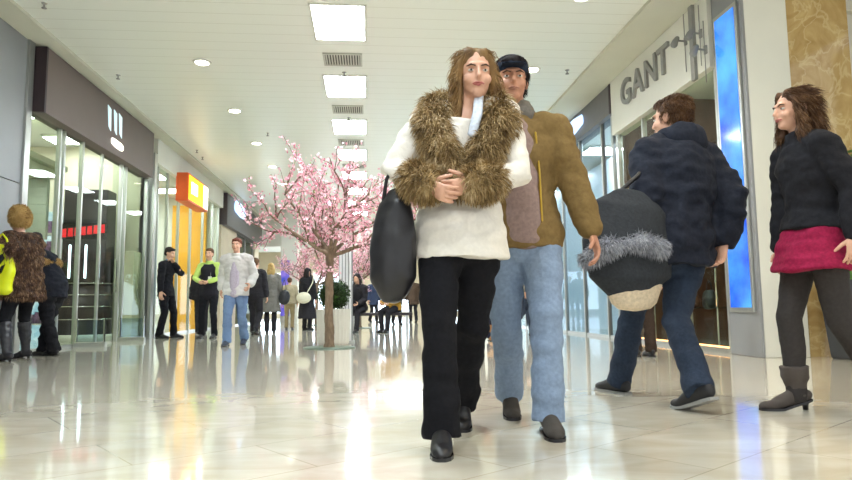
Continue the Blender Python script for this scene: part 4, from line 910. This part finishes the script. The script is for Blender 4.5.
f = simple('woman in black jacket and long black skirt carrying a white bag', (-1.6, 17.4, 0), 150, 1.60, True, fab('black_coat', '232226'), f_dark, HM['dark'], -.15, 'bob', .05, skirt_m=f_dark)
e = empty('round_bag', (-1.66, 17.12, .72), 0, 'round white shoulder bag of the woman in the long black skirt', 'bag')
MB().ell((0, 0, .12), (.19, .07, .15), 20, 12).build('body', fab('cream_bag', 'd8d2bc'), e, True); MB().loft([((.08, 0, .24), .012), ((.22, .02, .5), .012), ((.26, .06, .72), .012)], 8).build('strap', fab('cream_strap', 'd8d2bc'), e, True)
simple('person in dark clothes with tan boots passing behind the fur collar woman', (1.92, 10.7, 0), 10, 1.68, True, fab('dark_red_jacket', '4a2a30'), fab('navy_trousers', '24283a'), HM['brown'], stride=.04, boots=mat('tan_boot', 'a8794e', .7))
simple('person in dark trousers walking sideways beyond the man in the cap', (2.72, 11.55, 0), 88, 1.70, False, f_grey, fab('slate_trousers', '3a4252'), HM['dark'], stride=.24)
simple('person in brown trousers by the right shop, mostly behind the navy jacket person', (3.0, 6.95, 0), 178, 1.66, False, fab('brown_coat', '5a4636'), fab('dark_brown_trousers', '3c3028'), HM['brown'])
for (x, y, rz, lb, c, hr) in ((.95, 22, 20, 'far person in charcoal coat right of the seated group', '3a3a40', 'dark'), (1.7, 24.5, 190, 'far person in brown coat near the far bulkhead', '5a4a3e', 'brown'), (-3.7, 22.5, 170, 'far person in dark red coat by the far left shop', '5c3a3a', 'dark'), (.2, 25.5, 30, 'farthest person in blue coat under the far bulkhead', '3c4660', 'brown')):
    simple(lb, (x, y, 0), rz, 1.7, False, fab('coat_' + lb[:14], c), f_dark, HM[hr], -.25, stride=.12)

# ---- bench with two seated people
e = empty('bench', (.28, 15.35, 0), 0, 'low dark bench beyond the cherry tree', 'bench')
Box(-.75, .75, -.22, .22, .38, .45).build('seat', M['dark'], e, bevel=.01)
for x in (-.65, .6): Box(x, x + .05, -.2, .2, 0, .38).build('leg', M['steel'], e)
def seated(label, x, y, rz, top, bottom, hr, H=1.66, lean=(0, -.12)):
    rz = math.radians(rz); d = V((math.sin(rz), -math.cos(rz), 0)); sd = V((math.cos(rz), math.sin(rz), 0)); p = V((x, y, 0))
    f = person(label, (x, y, 0), rz, H, True, feet={'L': tuple((p + d * .42 + sd * .09)[:2]), 'R': tuple((p + d * .36 - sd * .09)[:2])}, seat=(x, y, .575), lean=lean, vox=.013, face=False,
               hands={'L': tuple(p + d * .34 + sd * .1 + V((0, 0, .66))), 'R': tuple(p + d * .34 - sd * .1 + V((0, 0, .66)))}, kneepole={'L': (.1, -1, 1), 'R': (-.1, -1, 1)}, headpitch=.25)
    trousers(f, bottom, 1.0, 1.0, crump=.006); shoes(f, blackleather); jacket(f, top, -.08, .035, .97, 0, .012); hair(f, HM[hr], 'bob', 3); return f
seated('seated person in black jacket at the left end of the bench', -.2, 15.3, -20, f_dark, f_dark, 'dark')
seated('seated person in mustard yellow coat leaning forward on the bench', .6, 15.3, -35, fab('mustard_coat', 'b08434'), f_dark, 'brown', 1.66, (0, -.2))
